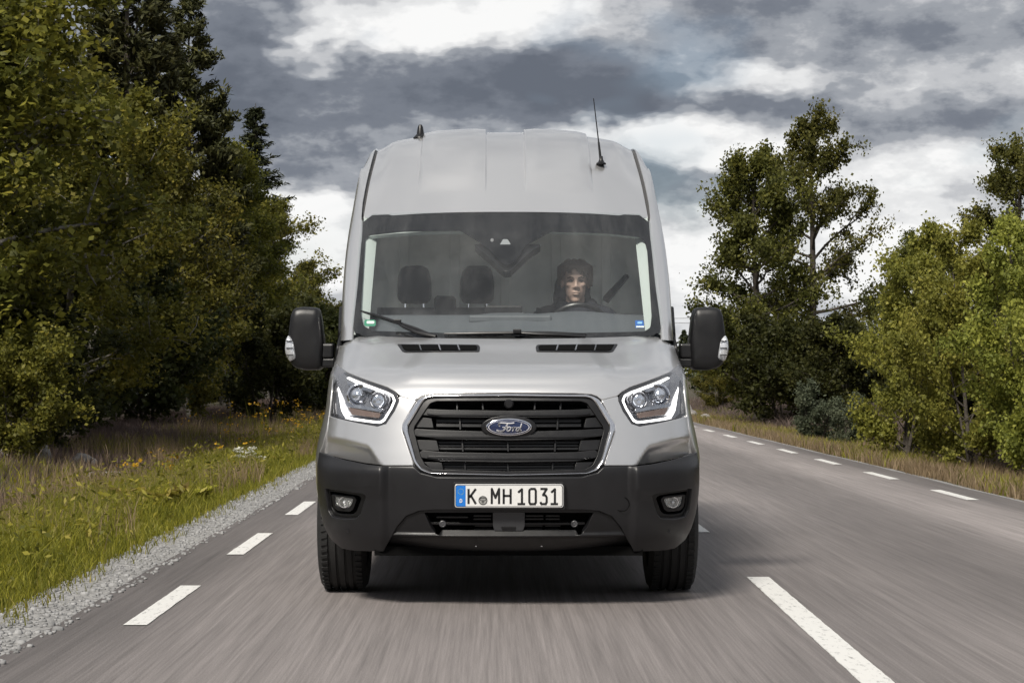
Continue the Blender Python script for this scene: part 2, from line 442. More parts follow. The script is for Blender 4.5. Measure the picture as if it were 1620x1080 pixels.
def Fw(x, z):
    """windscreen"""
    x = np.asarray(x, float); z = np.asarray(z, float)
    zz_ = z - 1.35
    return .95 + zz_*1.05/.74 + .06*np.sin(np.clip(zz_/.74, 0, 1)*math.pi)*-.35 + .22*(np.abs(x)/.85)**2.4
def to3(fn): return lambda u, v: np.stack([u, fn(u, v), v], 1)
def hit(fn, pts, wfun=None):
    """photo-measured outline -> (x, z) on a skin, by following each sight line to the skin"""
    out = []
    for (px, py) in pts:
        yl = .3
        for _ in range(80):
            d = VAN_Y + yl; x = (px-VPX)*d/FOC - VAN_X; z = CAM_H - (py-VPY)*d/FOC
            if wfun is not None:
                w = float(wfun(z))*.992; x = max(-w, min(w, x))
            yl = .5*yl + .5*float(fn(x, z))
        out.append((x, z))
    return out
def at(px, py, yl):
    d = VAN_Y + yl; return ((px-VPX)*d/FOC - VAN_X, CAM_H - (py-VPY)*d/FOC)
def both(left):      # left half outline (from the middle top, round the left side, to the middle bottom) -> closed symmetric outline
    l = [(-abs(a), b) for a, b in left]; l[0] = (0.0, left[0][1]); l[-1] = (0.0, left[-1][1])
    return l + [(-a, b) for a, b in l[1:-1]][::-1]

def gauss_smooth(p, k): return p
# ---- hood
hood_l = hit(Ff, [(803,536),(700,535),(612,532.5),(580,529),(563,534),(543,544),(534,556),(530,571),(537,578),(549,587.5),(584,601),(613,611),(626,618.5),(634,625.5),(657,631),(664,625.5),(674,622),(700,620.5),(803,619.5)], wz)
hood = panel('hood', both(hood_l), to3(Ff), PAINT, van, .016, .005, .018, .004)
# ---- hood vents
for s in (-1, 1):
    vt = hit(Ff, [(629,545),(756,546),(759,549),(758,556.5),(643,557.5),(637,556)])
    q = [(a if s < 0 else -a, b) for a, b in vt]
    hv = panel('hood_vent', fillet(q, .006), to3(Ff), SATIN, van, .012, .004, .004, .002, off=.004)
    ins = hit(Ff, [(635,547),(752,548),(755,550),(754,555),(645,556),(640,554.5)])
    panel('vent_cavity', [(a if s < 0 else -a, b) for a, b in ins], to3(Ff), VOID, hv, .012, .004, .001, .0008, off=.0075)
    for k in range(3):
        px = 663 + k*30
        sl = hit(Ff, [(px,547.3),(px+2,547.3),(px+5,556),(px+3,556)])
        panel('vent_divider', [(a if s < 0 else -a, b) for a, b in sl], to3(Ff), REFLECT, hv, .01, .004, .002, .0006, off=.010)
# ---- front fascia (wings) with lamp openings
lamp_px = [(531.5,574.6),(549.6,588.8),(584.5,602.5),(613.4,612.2),(626,619.5),(630,633),(623,649.5),(609.5,669.5),(597,673.2),(570,668.8),(536.3,661.6),(520.5,656.5),(522,634.8),(527,603.5)]
lamp_o = hit(Ff, lamp_px, wz)
wing_l = hit(Ff, [(632,627.5),(656.5,633.5),(635.5,671),(634.8,680),(653,735),(610,735),(580,732),(545,725),(506,713.5),(507,690),(513,668),(519.5,658.5),(536,663.4),(570,670.8),(597,675.4),(611,671),(625,650.3),(632,634)], wz)
for s in (-1, 1):
    panel('front_wing', [(a*-s, b) for a, b in wing_l], to3(Ff), PAINT, van, .012, .010, .03, .004)
# ---- side skin
def Gs(y, z):
    y = np.asarray(y, float); z = np.asarray(z, float)
    t = sstep(.9, 2.9, y)*.55 + np.clip((y-.9)/2.0, 0, 1)*.45
    w = wz(z) + (np.maximum(Wz(z), wz(z)) - wz(z))*t
    q = np.clip((y - Pz(np.minimum(z, 1.40)))/Rz(np.minimum(z, 1.4)), .02, 1)
    lowq = (1-(1-q)**NN_)**(1/NN_)
    w = w*np.where(z < 1.36, lowq, 1.0)
    w = w + .045*np.exp(-((y-1.02)/.42)**2)*sstep(1.0, .80, z)
    w = w - .012*np.exp(-((z-1.08)/.05)**2)*sstep(1.3, 1.8, y)
    return w
def to_side(s): return lambda u, v: np.stack([s*Gs(u, v), u, v], 1)
WB = 4.75       # rear axle
def arc(cx, cz, r, a0, a1, n=16): return [(cx + r*math.cos(R(a0+(a1-a0)*i/n)), cz + r*math.sin(R(a0+(a1-a0)*i/n))) for i in range(n+1)]
def yfront(z):     # where the fascia hands over to the side skin
    z_ = float(z); x_ = .955*float(wz(z_)); return float(Ff(x_, z_))
fend = [(yfront(z)+.02, z) for z in np.linspace(.735, 1.20, 8)] + [(.86,1.26),(1.10,1.30),(1.38,1.30),(1.40,1.1),(1.43,.75),(1.45,.45)] + arc(1.0,.37,.43,10,170,18)
door = [(1.41,.45),(1.40,1.1),(1.39,1.30),(1.42,1.345),(2.45,1.345),(2.45,.45)]
wind = [(1.56,1.375),(2.05,1.755),(2.28,1.915),(2.36,1.95),(2.41,1.95),(2.41,1.375)]
cargo = [(2.47,.45),(2.47,2.42),(5.90,2.42),(5.93,1.5),(5.93,.45),(WB+.45,.45)] + arc(WB,.37,.44,10,170,18) + [(WB-.45,.45)]
upper = [(1.36,1.33),(1.42,1.36),(2.30,2.14),(2.45,2.30),(2.62,2.42),(2.78,2.50),(2.45,2.5),(2.452,2.01)]
for s in (-1, 1):
    fl = 1 if s > 0 else -1
    panel('fender', fend, to_side(s), PAINT, van, .03, .03, .02, .003, flip=fl)
    d = panel('front_door', fillet(door, .03), to_side(s), PAINT, van, .05, .04, .03, .004, flip=fl)
    panel('door_window', fillet(wind, .03), to_side(s), SIDEGL, d, .06, .06, .004, .001, off=-.004, flip=fl)
    fr_o = [(1.44,1.352),(2.05,1.80),(2.30,1.975),(2.40,2.03),(2.455,2.03),(2.455,1.352)]
    panel('window_frame', fr_o, to_side(s), PAINT, d, .05, .05, .012, .002, holes=[fillet(wind, .03)], flip=fl)
    hd = MB()
    hx = s*(float(Gs(2.3, 1.12)) + .03)
    hd.tube([(hx-s*.03,2.22,1.13),(hx,2.24,1.13),(hx,2.38,1.13),(hx-s*.03,2.40,1.13)], .012, 8).build('door_handle', PLASTIC, d, True)
    fo = [(1.42,.62),(2.44,.62),(2.44,.74),(1.42,.74)]
    panel('rub_strip', fillet(fo, .02), to_side(s), PLASTIC, d, .06, .04, .004, .004, off=.012, flip=fl)
    sill = MB(); sill.box(s*.90 - .06, s*.90 + .06, 1.45, WB-.45, .30, .47); sill.build('sill', PLASTIC, van, bevel=.01)
# ---- upper body: roof, pillars, drip channels
rp = np.array([(1.995,2.088),(2.06,2.138),(2.15,2.208),(2.28,2.31),(2.42,2.412),(2.58,2.512),(2.76,2.597),(2.98,2.660),(3.25,2.695),(3.6,2.715),(4.2,2.728),(5.0,2.732),(5.7,2.722),(5.88,2.70),(5.94,2.66)])
sl_ = np.concatenate([[0], np.cumsum(np.linalg.norm(np.diff(rp, axis=0), axis=1))]); ST = sl_[-1]
ry_, rz_ = pchip(sl_, rp[:, 0], .05), pchip(sl_, rp[:, 1], .05)
hw_ = pchip([0, .5, 1.0, 2.0, ST], [.842, .822, .806, .800, .795], .05)
s300 = .22
RIBS = ((-.515, -.118), (.118, .515))
def roof_pt(u, s_, ribs=True):
    u = np.asarray(u, float); s_ = np.asarray(s_, float)
    x = u*hw_(s_); ax = np.abs(x)
    y = ry_(s_); z = rz_(s_)
    fade = 1 - sstep(.5, 1.6, s_)*.85
    y = y + .22*(ax/.85)**2.4*fade
    z = z - .075*(ax/.81)**2.6*(.25 + .75*sstep(0, 1.0, s_)) - .03*sstep(.86, 1.0, np.abs(u))*sstep(.3, 1.0, s_)
    if ribs:
        k = 0
        for a, b in RIBS:
            ea = .75*sstep(a-.0045, a+.0045, x) + .25*sstep(a, a+.07, x); eb = .75*sstep(-b-.0045, -b+.0045, -x) + .25*sstep(-b, -b+.07, -x)
            k = k + np.minimum(ea, eb)
        k = k*sstep(s300-.03, s300+.22, s_)*(1-sstep(ST-.5, ST-.45, s_))
        dy, dz_ = ry_(s_+.01)-ry_(s_-.01), rz_(s_+.01)-rz_(s_-.01); L = np.sqrt(dy*dy+dz_*dz_)+1e-9
        y = y - k*.026*dz_/L; z = z + k*.026*dy/L
    return np.stack([x, y, z], -1)
us = set(np.linspace(-1, 1, 61))
svals = np.concatenate([np.linspace(0, s300-.03, 8), np.linspace(s300-.02, s300+.09, 8), np.linspace(s300+.11, 1.6, 40), np.linspace(1.7, ST, 24)])
xs_ = [k for k in np.linspace(-.80, .80, 61)]
for a, b in RIBS:
    for e in (a, b): xs_ += [e-.012, e-.008, e-.005, e-.0025, e, e+.0025, e+.005, e+.008, e+.012]
us = np.array(sorted(set([-1, 1, -.99, .99] + [k/.81 for k in xs_ if abs(k/.81) < .985])))
UU, SS = np.meshgrid(us, svals)
RP = roof_pt(UU, SS)
rm = MB().grid(RP)
ro = rm.build('roof', PAINT, van, True, sharp=75)
if ro.data.polygons[len(ro.data.polygons)//2].normal.z < 0: ro.data.flip_normals()
# header edge: small return behind the windscreen top
P0 = roof_pt(us, np.zeros_like(us), False); MB().grid(np.stack([P0, P0 + (0, .02, -.012), P0 + (0, .10, .0)])).build('roof_lip', PAINT, ro, True)
gx_t = hit(Fw, [(573.5,348),(570,377),(563,461),(557,508),(556.5,520)])
gx_z = [q[1] for q in gx_t][::-1]; gx_x = [-q[0] + .003 for q in gx_t][::-1]
def gx(z): return float(np.interp(z, gx_z, gx_x))
def edge_curve(s):
    """inner edge of pillar and roof rail on side s: windscreen edge, then roof edge"""
    zz2 = np.linspace(1.33, 2.02, 18); A = [(s*gx(z), float(Fw(gx(z), z)), z) for z in zz2]
    for q in list(np.linspace(.03, 1.4, 22)) + list(np.linspace(1.6, ST, 12)):
        p = roof_pt(np.array([s*1.0]), np.array([q]), False)[0]; A.append((p[0] + s*.020, p[1], p[2] + .006))
    return np.array(A)
for s in (-1, 1):
    A = edge_curve(s); rows = []
    A[:, 0] = s*np.convolve(np.pad(np.abs(A[:, 0]), 2, 'edge'), np.ones(5)/5, 'valid')
    A[:, 1] = np.convolve(np.pad(A[:, 1], 1, 'edge'), np.ones(3)/3, 'valid'); A[:, 2] = np.convolve(np.pad(A[:, 2], 1, 'edge'), np.ones(3)/3, 'valid')
    A[0] = (s*gx(1.33), float(Fw(gx(1.33), 1.33)), 1.33)
    for a in A:
        topk = float(sstep(2.1, 2.62, a[2]))
        yc = a[1] + .20*(1-topk) + .02*topk; zc = a[2]*(1-topk) + (2.42)*topk if a[2] > 2.1 else a[2]
        zc = min(zc, 2.42)
        c = np.array((s*float(Gs(yc, zc)), yc, zc)); b1 = np.array((c[0]*.995, a[1]*.75 + yc*.25, a[2] - .004)); b2 = np.array((a[0]*.42 + c[0]*.58, a[1], a[2] - .006)); kk = float(sstep(0, .6, topk)); b = b1*(1-kk) + b2*kk
        row = [a + ((0, .0, -.02) if a[2] > 2.06 else (-s*.016, .016, 0)), a + ((0, 0, -.01) if a[2] > 2.06 else (-s*.010, .008, 0)), a]
        for t in np.linspace(.08, 1, 12): row.append((1-t)**2*a + 2*t*(1-t)*b + t*t*c)
        rows.append(row)
    p = MB().grid(np.array(rows)).build('windscreen_pillar', PAINT, van, True, sharp=60)
    # drip channel between roof skin and rail
    ch = []
    for q in list(np.linspace(.0, 1.4, 22)) + list(np.linspace(1.6, ST, 12)):
        e = roof_pt(np.array([s*1.0]), np.array([q]), False)[0]
        ch.append([e + (s*-.004, .004, -.006), e + (s*.010, .008, -.014), e + (s*.026, .004, -.004)])
    MB().grid(np.array(ch)).build('drip_channel', mat('channel_sealer', (.07, .07, .072), .5), ro, True)
    # cab side above the door, up to the roof rail
    fl = 1 if s > 0 else -1
    cab = []
    for a in A:
        topk = float(sstep(2.1, 2.62, a[2])); yc = a[1] + .20*(1-topk) + .02*topk; zc = a[2]*(1-topk) + 2.42*topk if a[2] > 2.1 else a[2]
        if yc < 2.47: cab.append((yc, min(zc, 2.42)))
    cab = [c for c in cab if c[1] > 1.37]
    full = []
    for a in A:
        topk = float(sstep(2.1, 2.62, a[2])); yc = a[1] + .20*(1-topk) + .02*topk; zc = a[2]*(1-topk) + 2.42*topk if a[2] > 2.1 else a[2]
        if 2.48 < yc < 3.3: full.append((yc, min(zc, 2.42)))
    z47 = float(np.interp(2.473, [c[0] for c in cab] + [full[0][0]], [c[1] for c in cab] + [full[0][1]]))
    panel('side_panel', [(2.473,.45),(2.473,z47)] + full + cargo[2:], to_side(s), PAINT, van, .08, .06, .02, .003, flip=fl)
    cab.append((2.469, z47))
    cab = cab + [(2.469, 2.032), (2.40,2.033),(2.30,1.978),(2.05,1.803),(1.46,1.372)]
    panel('cab_side', cab, to_side(s), PAINT, van, .05, .05, .01, .001, flip=fl)
# rear wall and floor of the body
MB().box(-.90, .90, 5.86, 5.90, .45, 2.41).build('rear_door', PAINT, van, bevel=.02)
rt = MB(); rt.box(-.78, .78, 5.86, 5.90, 2.40, 2.62); rt.build('rear_header', PAINT, van, bevel=.02)
ub = MB(); ub.box(-.70, .70, .55, 5.85, .34, .47); ub.box(-.62, .62, .25, .6, .30, .5); ub.box(-.95, .95, 1.48, WB-.5, .40, .5)
ub.box(-.66, .66, .16, 1.6, .255, .30); ub.box(-.10, .10, 1.6, 5.0, .26, .36); ub.box(-.60, .60, 1.6, 4.2, .22, .339); ub.box(-.64, .64, .9, 1.6, .21, .256); ub.box(-.55, .55, .95, 1.1, .24, .34)  # low trays here are added to deepen the shade under the van
ub.build('underbody_and_shade_trays', VOID, van)
# inner wheel wells, dark
for s in (-1, 1):
    ww = MB(); ww.box(s*.62-.02, s*.62+.02, .55, 1.46, .3, .95); ww.box(min(s*.62, s*.93), max(s*.62, s*.93), .50, 1.46, .83, .86); ww.box(min(s*.60, s*.90), max(s*.60, s*.90), .46, .50, .40, .85)
    ww.build('wheel_well', VOID, van)
# engine bay shield so that no light leaks behind the front
es = MB(); es.box(-.84, .84, .60, .64, .35, 1.12); es.build('front_shield', VOID, van)

# ---- windscreen
gl_l = [(-abs(a), b) for a, b in hit(Fw, [(803,335),(700,335.5),(588,338.5),(572.5,350.5),(568.5,377),(561.5,461),(555,510),(561.5,526),(581,531.5),(700,536),(803,537)])]
gl_o = both(gl_l)
ws = panel('windscreen', gl_o, to3(Fw), GLASS, van, .05, .04, .004, .001)
inn_px = [(577,376),(583,369.5),(637,363.5),(728,362.5),(757.5,380),(773,391),(794.5,414),(800,416.5),(807,416.5),(816,409),(831.6,386),(845,379),(871.7,364),(961,367),(1013,373),(1021,380),(1025,395),(1032,498),(1030,516),(1020,522.5),(900,525),(700,524.5),(588,521.5),(574,513),(569.5,494)]
inn = hit(Fw, inn_px)
FRIT = mat('glass_border', (.006, .0065, .008), .9, spec=0.0)
panel('windscreen_border', gl_o, to3(Fw), FRIT, ws, .05, .04, .002, .0005, off=-.008, holes=[fillet(inn, .012)])
sens = hit(Fw, [(750,378),(856,378),(835,392),(806,420),(798,420),(770,394)])
panel('sensor_housing', fillet(sens, .01), to3(Fw), SATIN, ws, .03, .03, .04, .004, off=-.034)
c0 = hit(Fw, [(778.5,380)])[0]
dk = MB(); yb = float(Fw(*c0)) - .004
dk.revolve([(0, 0.0001), (0, .009), (.003, .010)], 'y', 16, (c0[0], yb-.001, c0[1])); dk.build('rain_sensor', mat('sensor_grey', (.25, .26, .27), .4), ws, True)
tr_ = hit(Fw, [(796,378),(803,378),(808,386),(791,386)]); panel('camera_window', tr_, to3(Fw), mat('sensor_grey'), ws, .02, .02, .001, .0005, off=-.002)
# stickers
st = hit(Fw, [(576,505),(594,505),(594,515),(576,515)]); o_ = panel('emission_sticker', fillet(st, .012), to3(Fw), mat('green_sticker', (.03, .22, .13), .5), ws, .02, .02, .0008, .0003, off=-.003)
st = hit(Fw, [(580,507.5),(592,507.5),(592,511.5),(580,511.5)]); panel('sticker_print', fillet(st, .006), to3(Fw), mat('white_print', (.75, .78, .75), .5), o_, .02, .02, .0005, .0002, off=-.0005)
st = hit(Fw, [(1005,506),(1018,506),(1019.5,518),(1006,518)]); o_ = panel('blue_sticker', st, to3(Fw), mat('blue_sticker', (.02, .12, .42), .5), ws, .02, .02, .0008, .0003, off=-.003)
st = hit(Fw, [(1008.5,508.5),(1016,508.5),(1016,512),(1008.5,512)]); panel('sticker_print', fillet(st, .008), to3(Fw), mat('pale_blue_print', (.25, .5, .75), .5), o_, .02, .02, .0005, .0002, off=-.0005)
st = hit(Fw, [(1006.5,515.3),(1019,515.3),(1019.2,517.6),(1006.6,517.6)]); panel('sticker_edge', st, to3(Fw), mat('white_print'), o_, .02, .02, .0005, .0002, off=-.0005)
# black cowl below the glass
cw = hit(Fw, [(803,534),(700,533.5),(600,531),(566,526)])
# wipers
def wpt(px, py, lift): 
    x, z = hit(Fw, [(px, py)])[0]; return (x, float(Fw(x, z)) - lift, z)
def wiper(arm, blade, clip):
    w_ = MB().tube([wpt(*p) for p in arm], [.012, .010, .008, .006], 8).build('wiper', SATIN, van, True)
    MB().tube([wpt(*p) for p in blade], [.005] + [.010]*(len(blade)-2) + [.005], 8).build('wiper_blade', PLASTIC, w_, True)
    c = wpt(*clip); MB().box(c[0]-.022, c[0]+.022, c[1]-.016, c[1]+.012, c[2]-.010, c[2]+.014).build('wiper_clip', SATIN, w_, bevel=.004)
wiper([(690,533,.03),(660,526,.045),(640,518,.05),(629,511,.045)], [(571,492,.02),(600,501,.022),(629,510.5,.024),(660,521,.022),(691,532.5,.018)], (629,509.5,.05))
wiper([(925,533,.03),(885,530.5,.045),(850,529,.05),(818,526.5,.045)], [(703,528,.02),(760,527.5,.022),(818,527,.024),(870,527,.022),(927,528.5,.018)], (818,525,.05))
# ---- aerials
x_, z_ = at(644, 219, 3.0)
an = MB(); pa = roof_pt(np.array([-.535/.803]), np.array([1.22]))[0]; x_ = float(pa[0])
an.revolve([(0, .046), (.006, .044), (.02, .030), (.026, .024), (.07, .017), (.085, .010), (.088, .0005)], 'z', 24, (x_, float(pa[1]), float(pa[2]) - .006)); an.build('satellite_aerial', SATIN, van, True)
bx, bz = at(951, 260, 2.62)
pb = roof_pt(np.array([bx/.82]), np.array([.80]))[0]
# find the roof point under the pixel of the whip's foot
best = None
for q in np.linspace(.3, 1.2, 200):
    p = roof_pt(np.array([.53/float(hw_(q))]), np.array([q]))[0]; d = VAN_Y + p[1]; py = VPY - (p[2]-CAM_H)*FOC/d; px = VPX + (p[0]+VAN_X)*FOC/d
    if best is None or abs(py-259) < best[0]: best = (abs(py-259), p, d)
p = best[1]; bx = (951-VPX)*best[2]/FOC - VAN_X
wa = MB(); wa.revolve([(0, .030), (.008, .030), (.014, .020), (.03, .012), (.05, .010)], 'z', 20, (bx, p[1], p[2]-.006)); wa.build('aerial_base', SATIN, van, True)
tx, tz = at(939, 156, p[1] + .06)
wh = empty('whip_aerial', (0, 0, 0), van)
MB().tube([(bx, p[1], p[2]), (bx + (tx-bx)*.33, p[1]+.02, p[2] + (tz-p[2])*.33)], [.009, .006], 8).build('aerial_spring', SATIN, wh, True)
MB().tube([(bx + (tx-bx)*.33, p[1]+.02, p[2] + (tz-p[2])*.33), (tx, p[1]+.06, tz)], [.0045, .003], 6).build('aerial_rod', SATIN, wh, True)

# ---- headlights
drl_o = [(536.5,585),(544.5,588.6),(577.8,602.8),(611,615.5),(620.5,621.5),(624.5,632),(619.5,644),(607,664.8),(600,668.2),(586.7,667),(553,662.4),(542,658.4),(536.2,648),(529.5,608)]
drl_i = [(540.5,595.5),(562,602.6),(583.4,611),(609,620.0),(616.8,626.0),(618.5,633),(613,645.2),(603.5,660),(597.5,663.8),(586,663),(555,658.6),(545.4,655.4),(540,646),(532.5,612)]
drl_i = [(a*.62 + c*.38, b*.62 + d*.38) for (a, b), (c, d) in zip(drl_i, drl_o)]
for s in (-1, 1):
    hl = empty('headlight', (0, 0, 0), van)
    sg = lambda pts: [(a*-s, b) for a, b in pts]
    oo = sg(lamp_o)
    panel('lens_cover', fillet(oo, .008), to3(Ff), CLEAR, hl, .015, .012, .002, .001, off=-.004)
    panel('lamp_rim', fillet(oo, .008), to3(Ff), mat('lamp_rim', (.05, .05, .055), .25, .3), hl, .015, .012, .010, .002, off=-.005, holes=[fillet(sg(hit(Ff, [(534,582),(545,590),(578,604),(611,616.5),(621.5,622.5),(625.8,632.5),(620.6,645),(608,666),(600.5,669.8),(586.7,668.6),(552,664),(535,660),(525,655.5),(525.5,636),(530,605)], wz)), .006)])
    panel('housing', fillet(oo, .008), lambda u, v: np.stack([u, Ff(u, v)*.75 + .135, v], 1), LAMPBLK, hl, .02, .02, .004, .001)
    # reflector wall round the inside of the lamp
    lo_ = resample(oo, .03, .03); w0 = np.array([(a, float(Ff(a, b)) + .008, b) for a, b in lo_]); ce = np.array(lo_).mean(0)
    w1 = np.array([(ce[0] + (a-ce[0])*.80, float(Ff(a, b))*.75 + .13, ce[1] + (b-ce[1])*.80) for a, b in lo_])
    gr = np.stack([np.vstack([w0, w0[:1]]), np.vstack([w1, w1[:1]])]); MB().grid(gr).build('lamp_bowl', REFLECT, hl, True)
    panel('daytime_light', fillet(sg(hit(Ff, drl_o, wz)), .008), to3(Ff), LED, hl, .012, .010, .012, .002, off=-.014, holes=[fillet(sg(hit(Ff, drl_i, wz)), .006)])
    (lx, lz) = hit(Ff, [(566, 625)])[0]; ly = float(Ff(lx, lz)) + .05; lx *= -s
    pl = MB(); pl.revolve([(-.035, .0005), (-.030, .018), (-.018, .032), (0, .040), (.03, .044)], 'y', 28, (lx, ly, lz)); pl.build('projector_lens', LENSM, hl, True)
    pr = MB(); pr.revolve([(.01, .043), (-.008, .048), (-.014, .053), (-.008, .058), (.03, .060)], 'y', 28, (lx, ly, lz)); pr.build('projector_bezel', CHROME, hl, True)
    (bx2, bz2) = hit(Ff, [(598, 633.5)])[0]; by = float(Ff(bx2, bz2)) + .035; bx2 *= -s
    lb = MB(); lb.revolve([(-.004, .0005), (-.008, .014), (-.004, .028), (.0, .033)], 'y', 24, (bx2, by, bz2)); lb.build('main_beam', LENSM, hl, True)
    bz_ = MB(); bz_.revolve([(.01, .033), (-.010, .036), (-.014, .040), (-.006, .044), (.03, .045)], 'y', 24, (bx2, by, bz2)); bz_.build('lamp_ring', REFLECT, hl, True)
    am = sg(hit(Ff, [(551,645),(600,654),(597,660),(556,655)])); panel('indicator_strip', fillet(am, .004), lambda u, v: np.stack([u, Ff(u, v) + .028, v], 1), AMBER, hl, .02, .02, .01, .002)
    sh = sg(hit(Ff, [(545,637),(604,647),(602,651.5),(548,643)])); panel('inner_shelf', sh, lambda u, v: np.stack([u, Ff(u, v) + .030, v], 1), REFLECT, hl, .02, .02, .03, .002)
    eb = sg(hit(Ff, [(548,603),(590,616),(586,620),(550,609)])); panel('inner_brow', eb, lambda u, v: np.stack([u, Ff(u, v) + .026, v], 1), REFLECT, hl, .02, .02, .03, .002)

# ---- grille
grille = empty('grille', (0, 0, 0), van)
go = both(hit(Ff, [(803,622.5),(680,623.8),(669,627),(660,632.4),(635.6,670.5),(634.6,680),(653.8,734),(664.6,744.7),(680,749.5),(803,752.5)]))
gi = both(hit(Ff, [(803,627),(684,628.2),(676,630),(670.5,635),(647.5,672.5),(646.2,680),(659,727.5),(668,740.2),(682,746.6),(803,749.3)]))
def Fg(u, v): return np.stack([u, Ff(u, v)*.9 + .002, v], 1)
def even(poly, n=9):
    out = []
    for i, p in enumerate(poly):
        q = poly[(i+1) % len(poly)]
        for j in range(n): out.append((p[0] + (q[0]-p[0])*j/n, p[1] + (q[1]-p[1])*j/n))
    return np.array(out)
eo, ei = even(fillet(go, .012), 3), even(fillet(gi, .012), 3); rws = []
for k in np.linspace(0, 1, 11):
    q = eo*(1-k) + ei*k; h_ = .015*math.sqrt(max(0, 1-(2*k-1)**2))**.8
    rws.append([(a, float(Ff(a, b)) + .012 - h_*1.6, b) for a, b in np.vstack([q, q[:1]])])
MB().grid(np.array(rws)).build('chrome_surround', CHROME, grille, True, sharp=180)
panel('outer_seal', fillet(both(hit(Ff, [(803,619.8),(674,621.8),(664,625.5),(656.5,632),(633,670),(632,681),(651.5,737),(662,748),(680,753.5),(803,756)])), .01), to3(Ff), SATIN, grille, .03, .03, .01, .003, off=-.004, holes=[fillet(go, .01)])
def fd(dd): return lambda u, v: np.stack([u, Ff(u, v) + dd, v], 1)
panel('backing', fillet(go, .01), fd(.085), VOID, grille, .05, .04, .004, .001)
panel('inner_frame', fillet(gi, .01), fd(.004), PLASTIC, grille, .02, .02, .07, .003, holes=[fillet(both(hit(Ff, [(803,633),(690,633.5),(680,637),(655,673.5),(653.5,680),(664.5,722),(672,736),(684,743),(803,746)])), .008)])
bars = [[(803,650.2),(700,648.6),(672,647),(664.6,651),(668,655.5),(701,658.4),(803,659.6)],
        [(803,684),(690,680.6),(658,678.6),(652.3,683),(657,688),(690,693),(803,695.5)],
        [(803,717.6),(700,715.8),(668,712.6),(662.4,717.5),(667,723),(700,728.5),(803,730.2)]]
for b in bars:
    bo = both(hit(Ff, b)); lo_z = min(q[1] for q in bo); hi_z = max(q[1] for q in bo)
    sl = panel('slat', fillet(bo, .004), fd(.012), PLASTIC, grille, .02, .005, .05, .004)
    t_, m_2, b_ = b[0][1], (b[0][1]+b[-1][1])/2, b[-1][1]
    ln = [(803, m_2-1.4), (690, m_2-2.6), (672 if t_ < 700 and t_ > 670 else 678, m_2-3.0), (671 if 670 < t_ < 700 else 676, m_2-.8), (690, m_2+.9), (803, m_2+1.8)]
    if 670 < t_ < 700:
        ln = [(q[0]-12 if q[0] < 800 else q[0], q[1]) for q in ln]
    panel('slat_rib', fillet(both(hit(Ff, ln)), .002), fd(.006), SATIN, sl, .02, .003, .012, .003)
rows = [((633.5,647.5), (722,763)), ((661,679), (727,)), ((697,714), (731,)), ((731.5,745), (735,))]
for (ya, yb2), xs in rows:
    for px in list(xs) + ([803] if ya > 690 else []):
        for s in ((-1, 1) if px != 803 else (1,)):
            q = [(a*-s if px != 803 else a, b) for a, b in hit(Ff, [(px-1,ya),(px+1,ya),(px+2,yb2),(px,yb2)])]
            panel('grille_divider', q, fd(.035), PLASTIC, grille, .02, .02, .03, .001)
for blk in ([(666,660.5),(682,662),(685,676),(656,675)], [(660,696),(690,697),(694,712.5),(664,711)], [(671,731),(698,732),(701,744),(684,743)], [(674,637),(680,634),(679,645),(668,644)]):
    for s in (-1, 1):
        panel('end_block', [(a*-s, b) for a, b in hit(Ff, blk)], fd(.020), PLASTIC, grille, .02, .02, .04, .002)
for (ya, yb2) in ((664,668.5),(671,675.5),(699,702),(704,707),(709,712),(732,735),(737,740),(741.5,744)):
    q = both(hit(Ff, [(803,ya),(690,ya-.6),(690,yb2-.6),(803,yb2)])); panel('cooling_slat', q, fd(.055), SATIN, grille, .05, .02, .01, .001)
cx_, cz_ = hit(Ff, [(805, 639)])[0]; cy_ = float(Ff(cx_, cz_))
MB().revolve([(-.004, .0005), (-.004, .017), (.0, .020), (.004, .0235), (.03, .0235)], 'y', 28, (cx_, cy_-.004, cz_)).build('front_camera', SATIN, grille, True)
# ---- badge
bcx, bcz = hit(Ff, [(805, 675.2)])[0]; bcy = float(Ff(bcx, bcz)) - .010; PXM = (VAN_Y + bcy)/FOC
badge = empty('badge', (0, 0, 0), van)
def oval(rx, rz, y, name, m, parent, dome=.004, th=.012):
    prof = []; n = 64; rowsv = []
    for (k, yy) in ((1.0, th), (1.0, .003), (.985, .0006), (.95, 0), (.6, -dome*.6), (.25, -dome*.95), (.001, -dome)):
        rowsv.append([(bcx + rx*k*math.cos(2*math.pi*i/n), y + yy, bcz + rz*k*math.sin(2*math.pi*i/n)) for i in range(n+1)])
    return MB().grid(np.array(rowsv)).build(name, m, parent, True, sharp=80)
oval(44*PXM, 18.5*PXM, bcy + .006, 'badge_base', SATIN, badge, .004, .05)
oval(36.5*PXM, 13.9*PXM, bcy - .004, 'badge_rim', CHROME, badge, .004, .02)
oval(34.6*PXM, 12.3*PXM, bcy - .0062, 'badge_line', mat('badge_blue', (.012, .022, .075), .12, .3, 1.0), badge, .004, .01)
rg = []
for k in (1.0, .962):
    rg.append([(bcx + 32.6*PXM*k*math.cos(t), bcy - .0115, bcz + 10.7*PXM*(k-.02)*math.sin(t)) for t in np.linspace(0, 2*math.pi, 65)])
MB().grid(np.array(rg)).build('badge_ring', mat('badge_silver', (.80, .80, .82), .2, .5), badge)
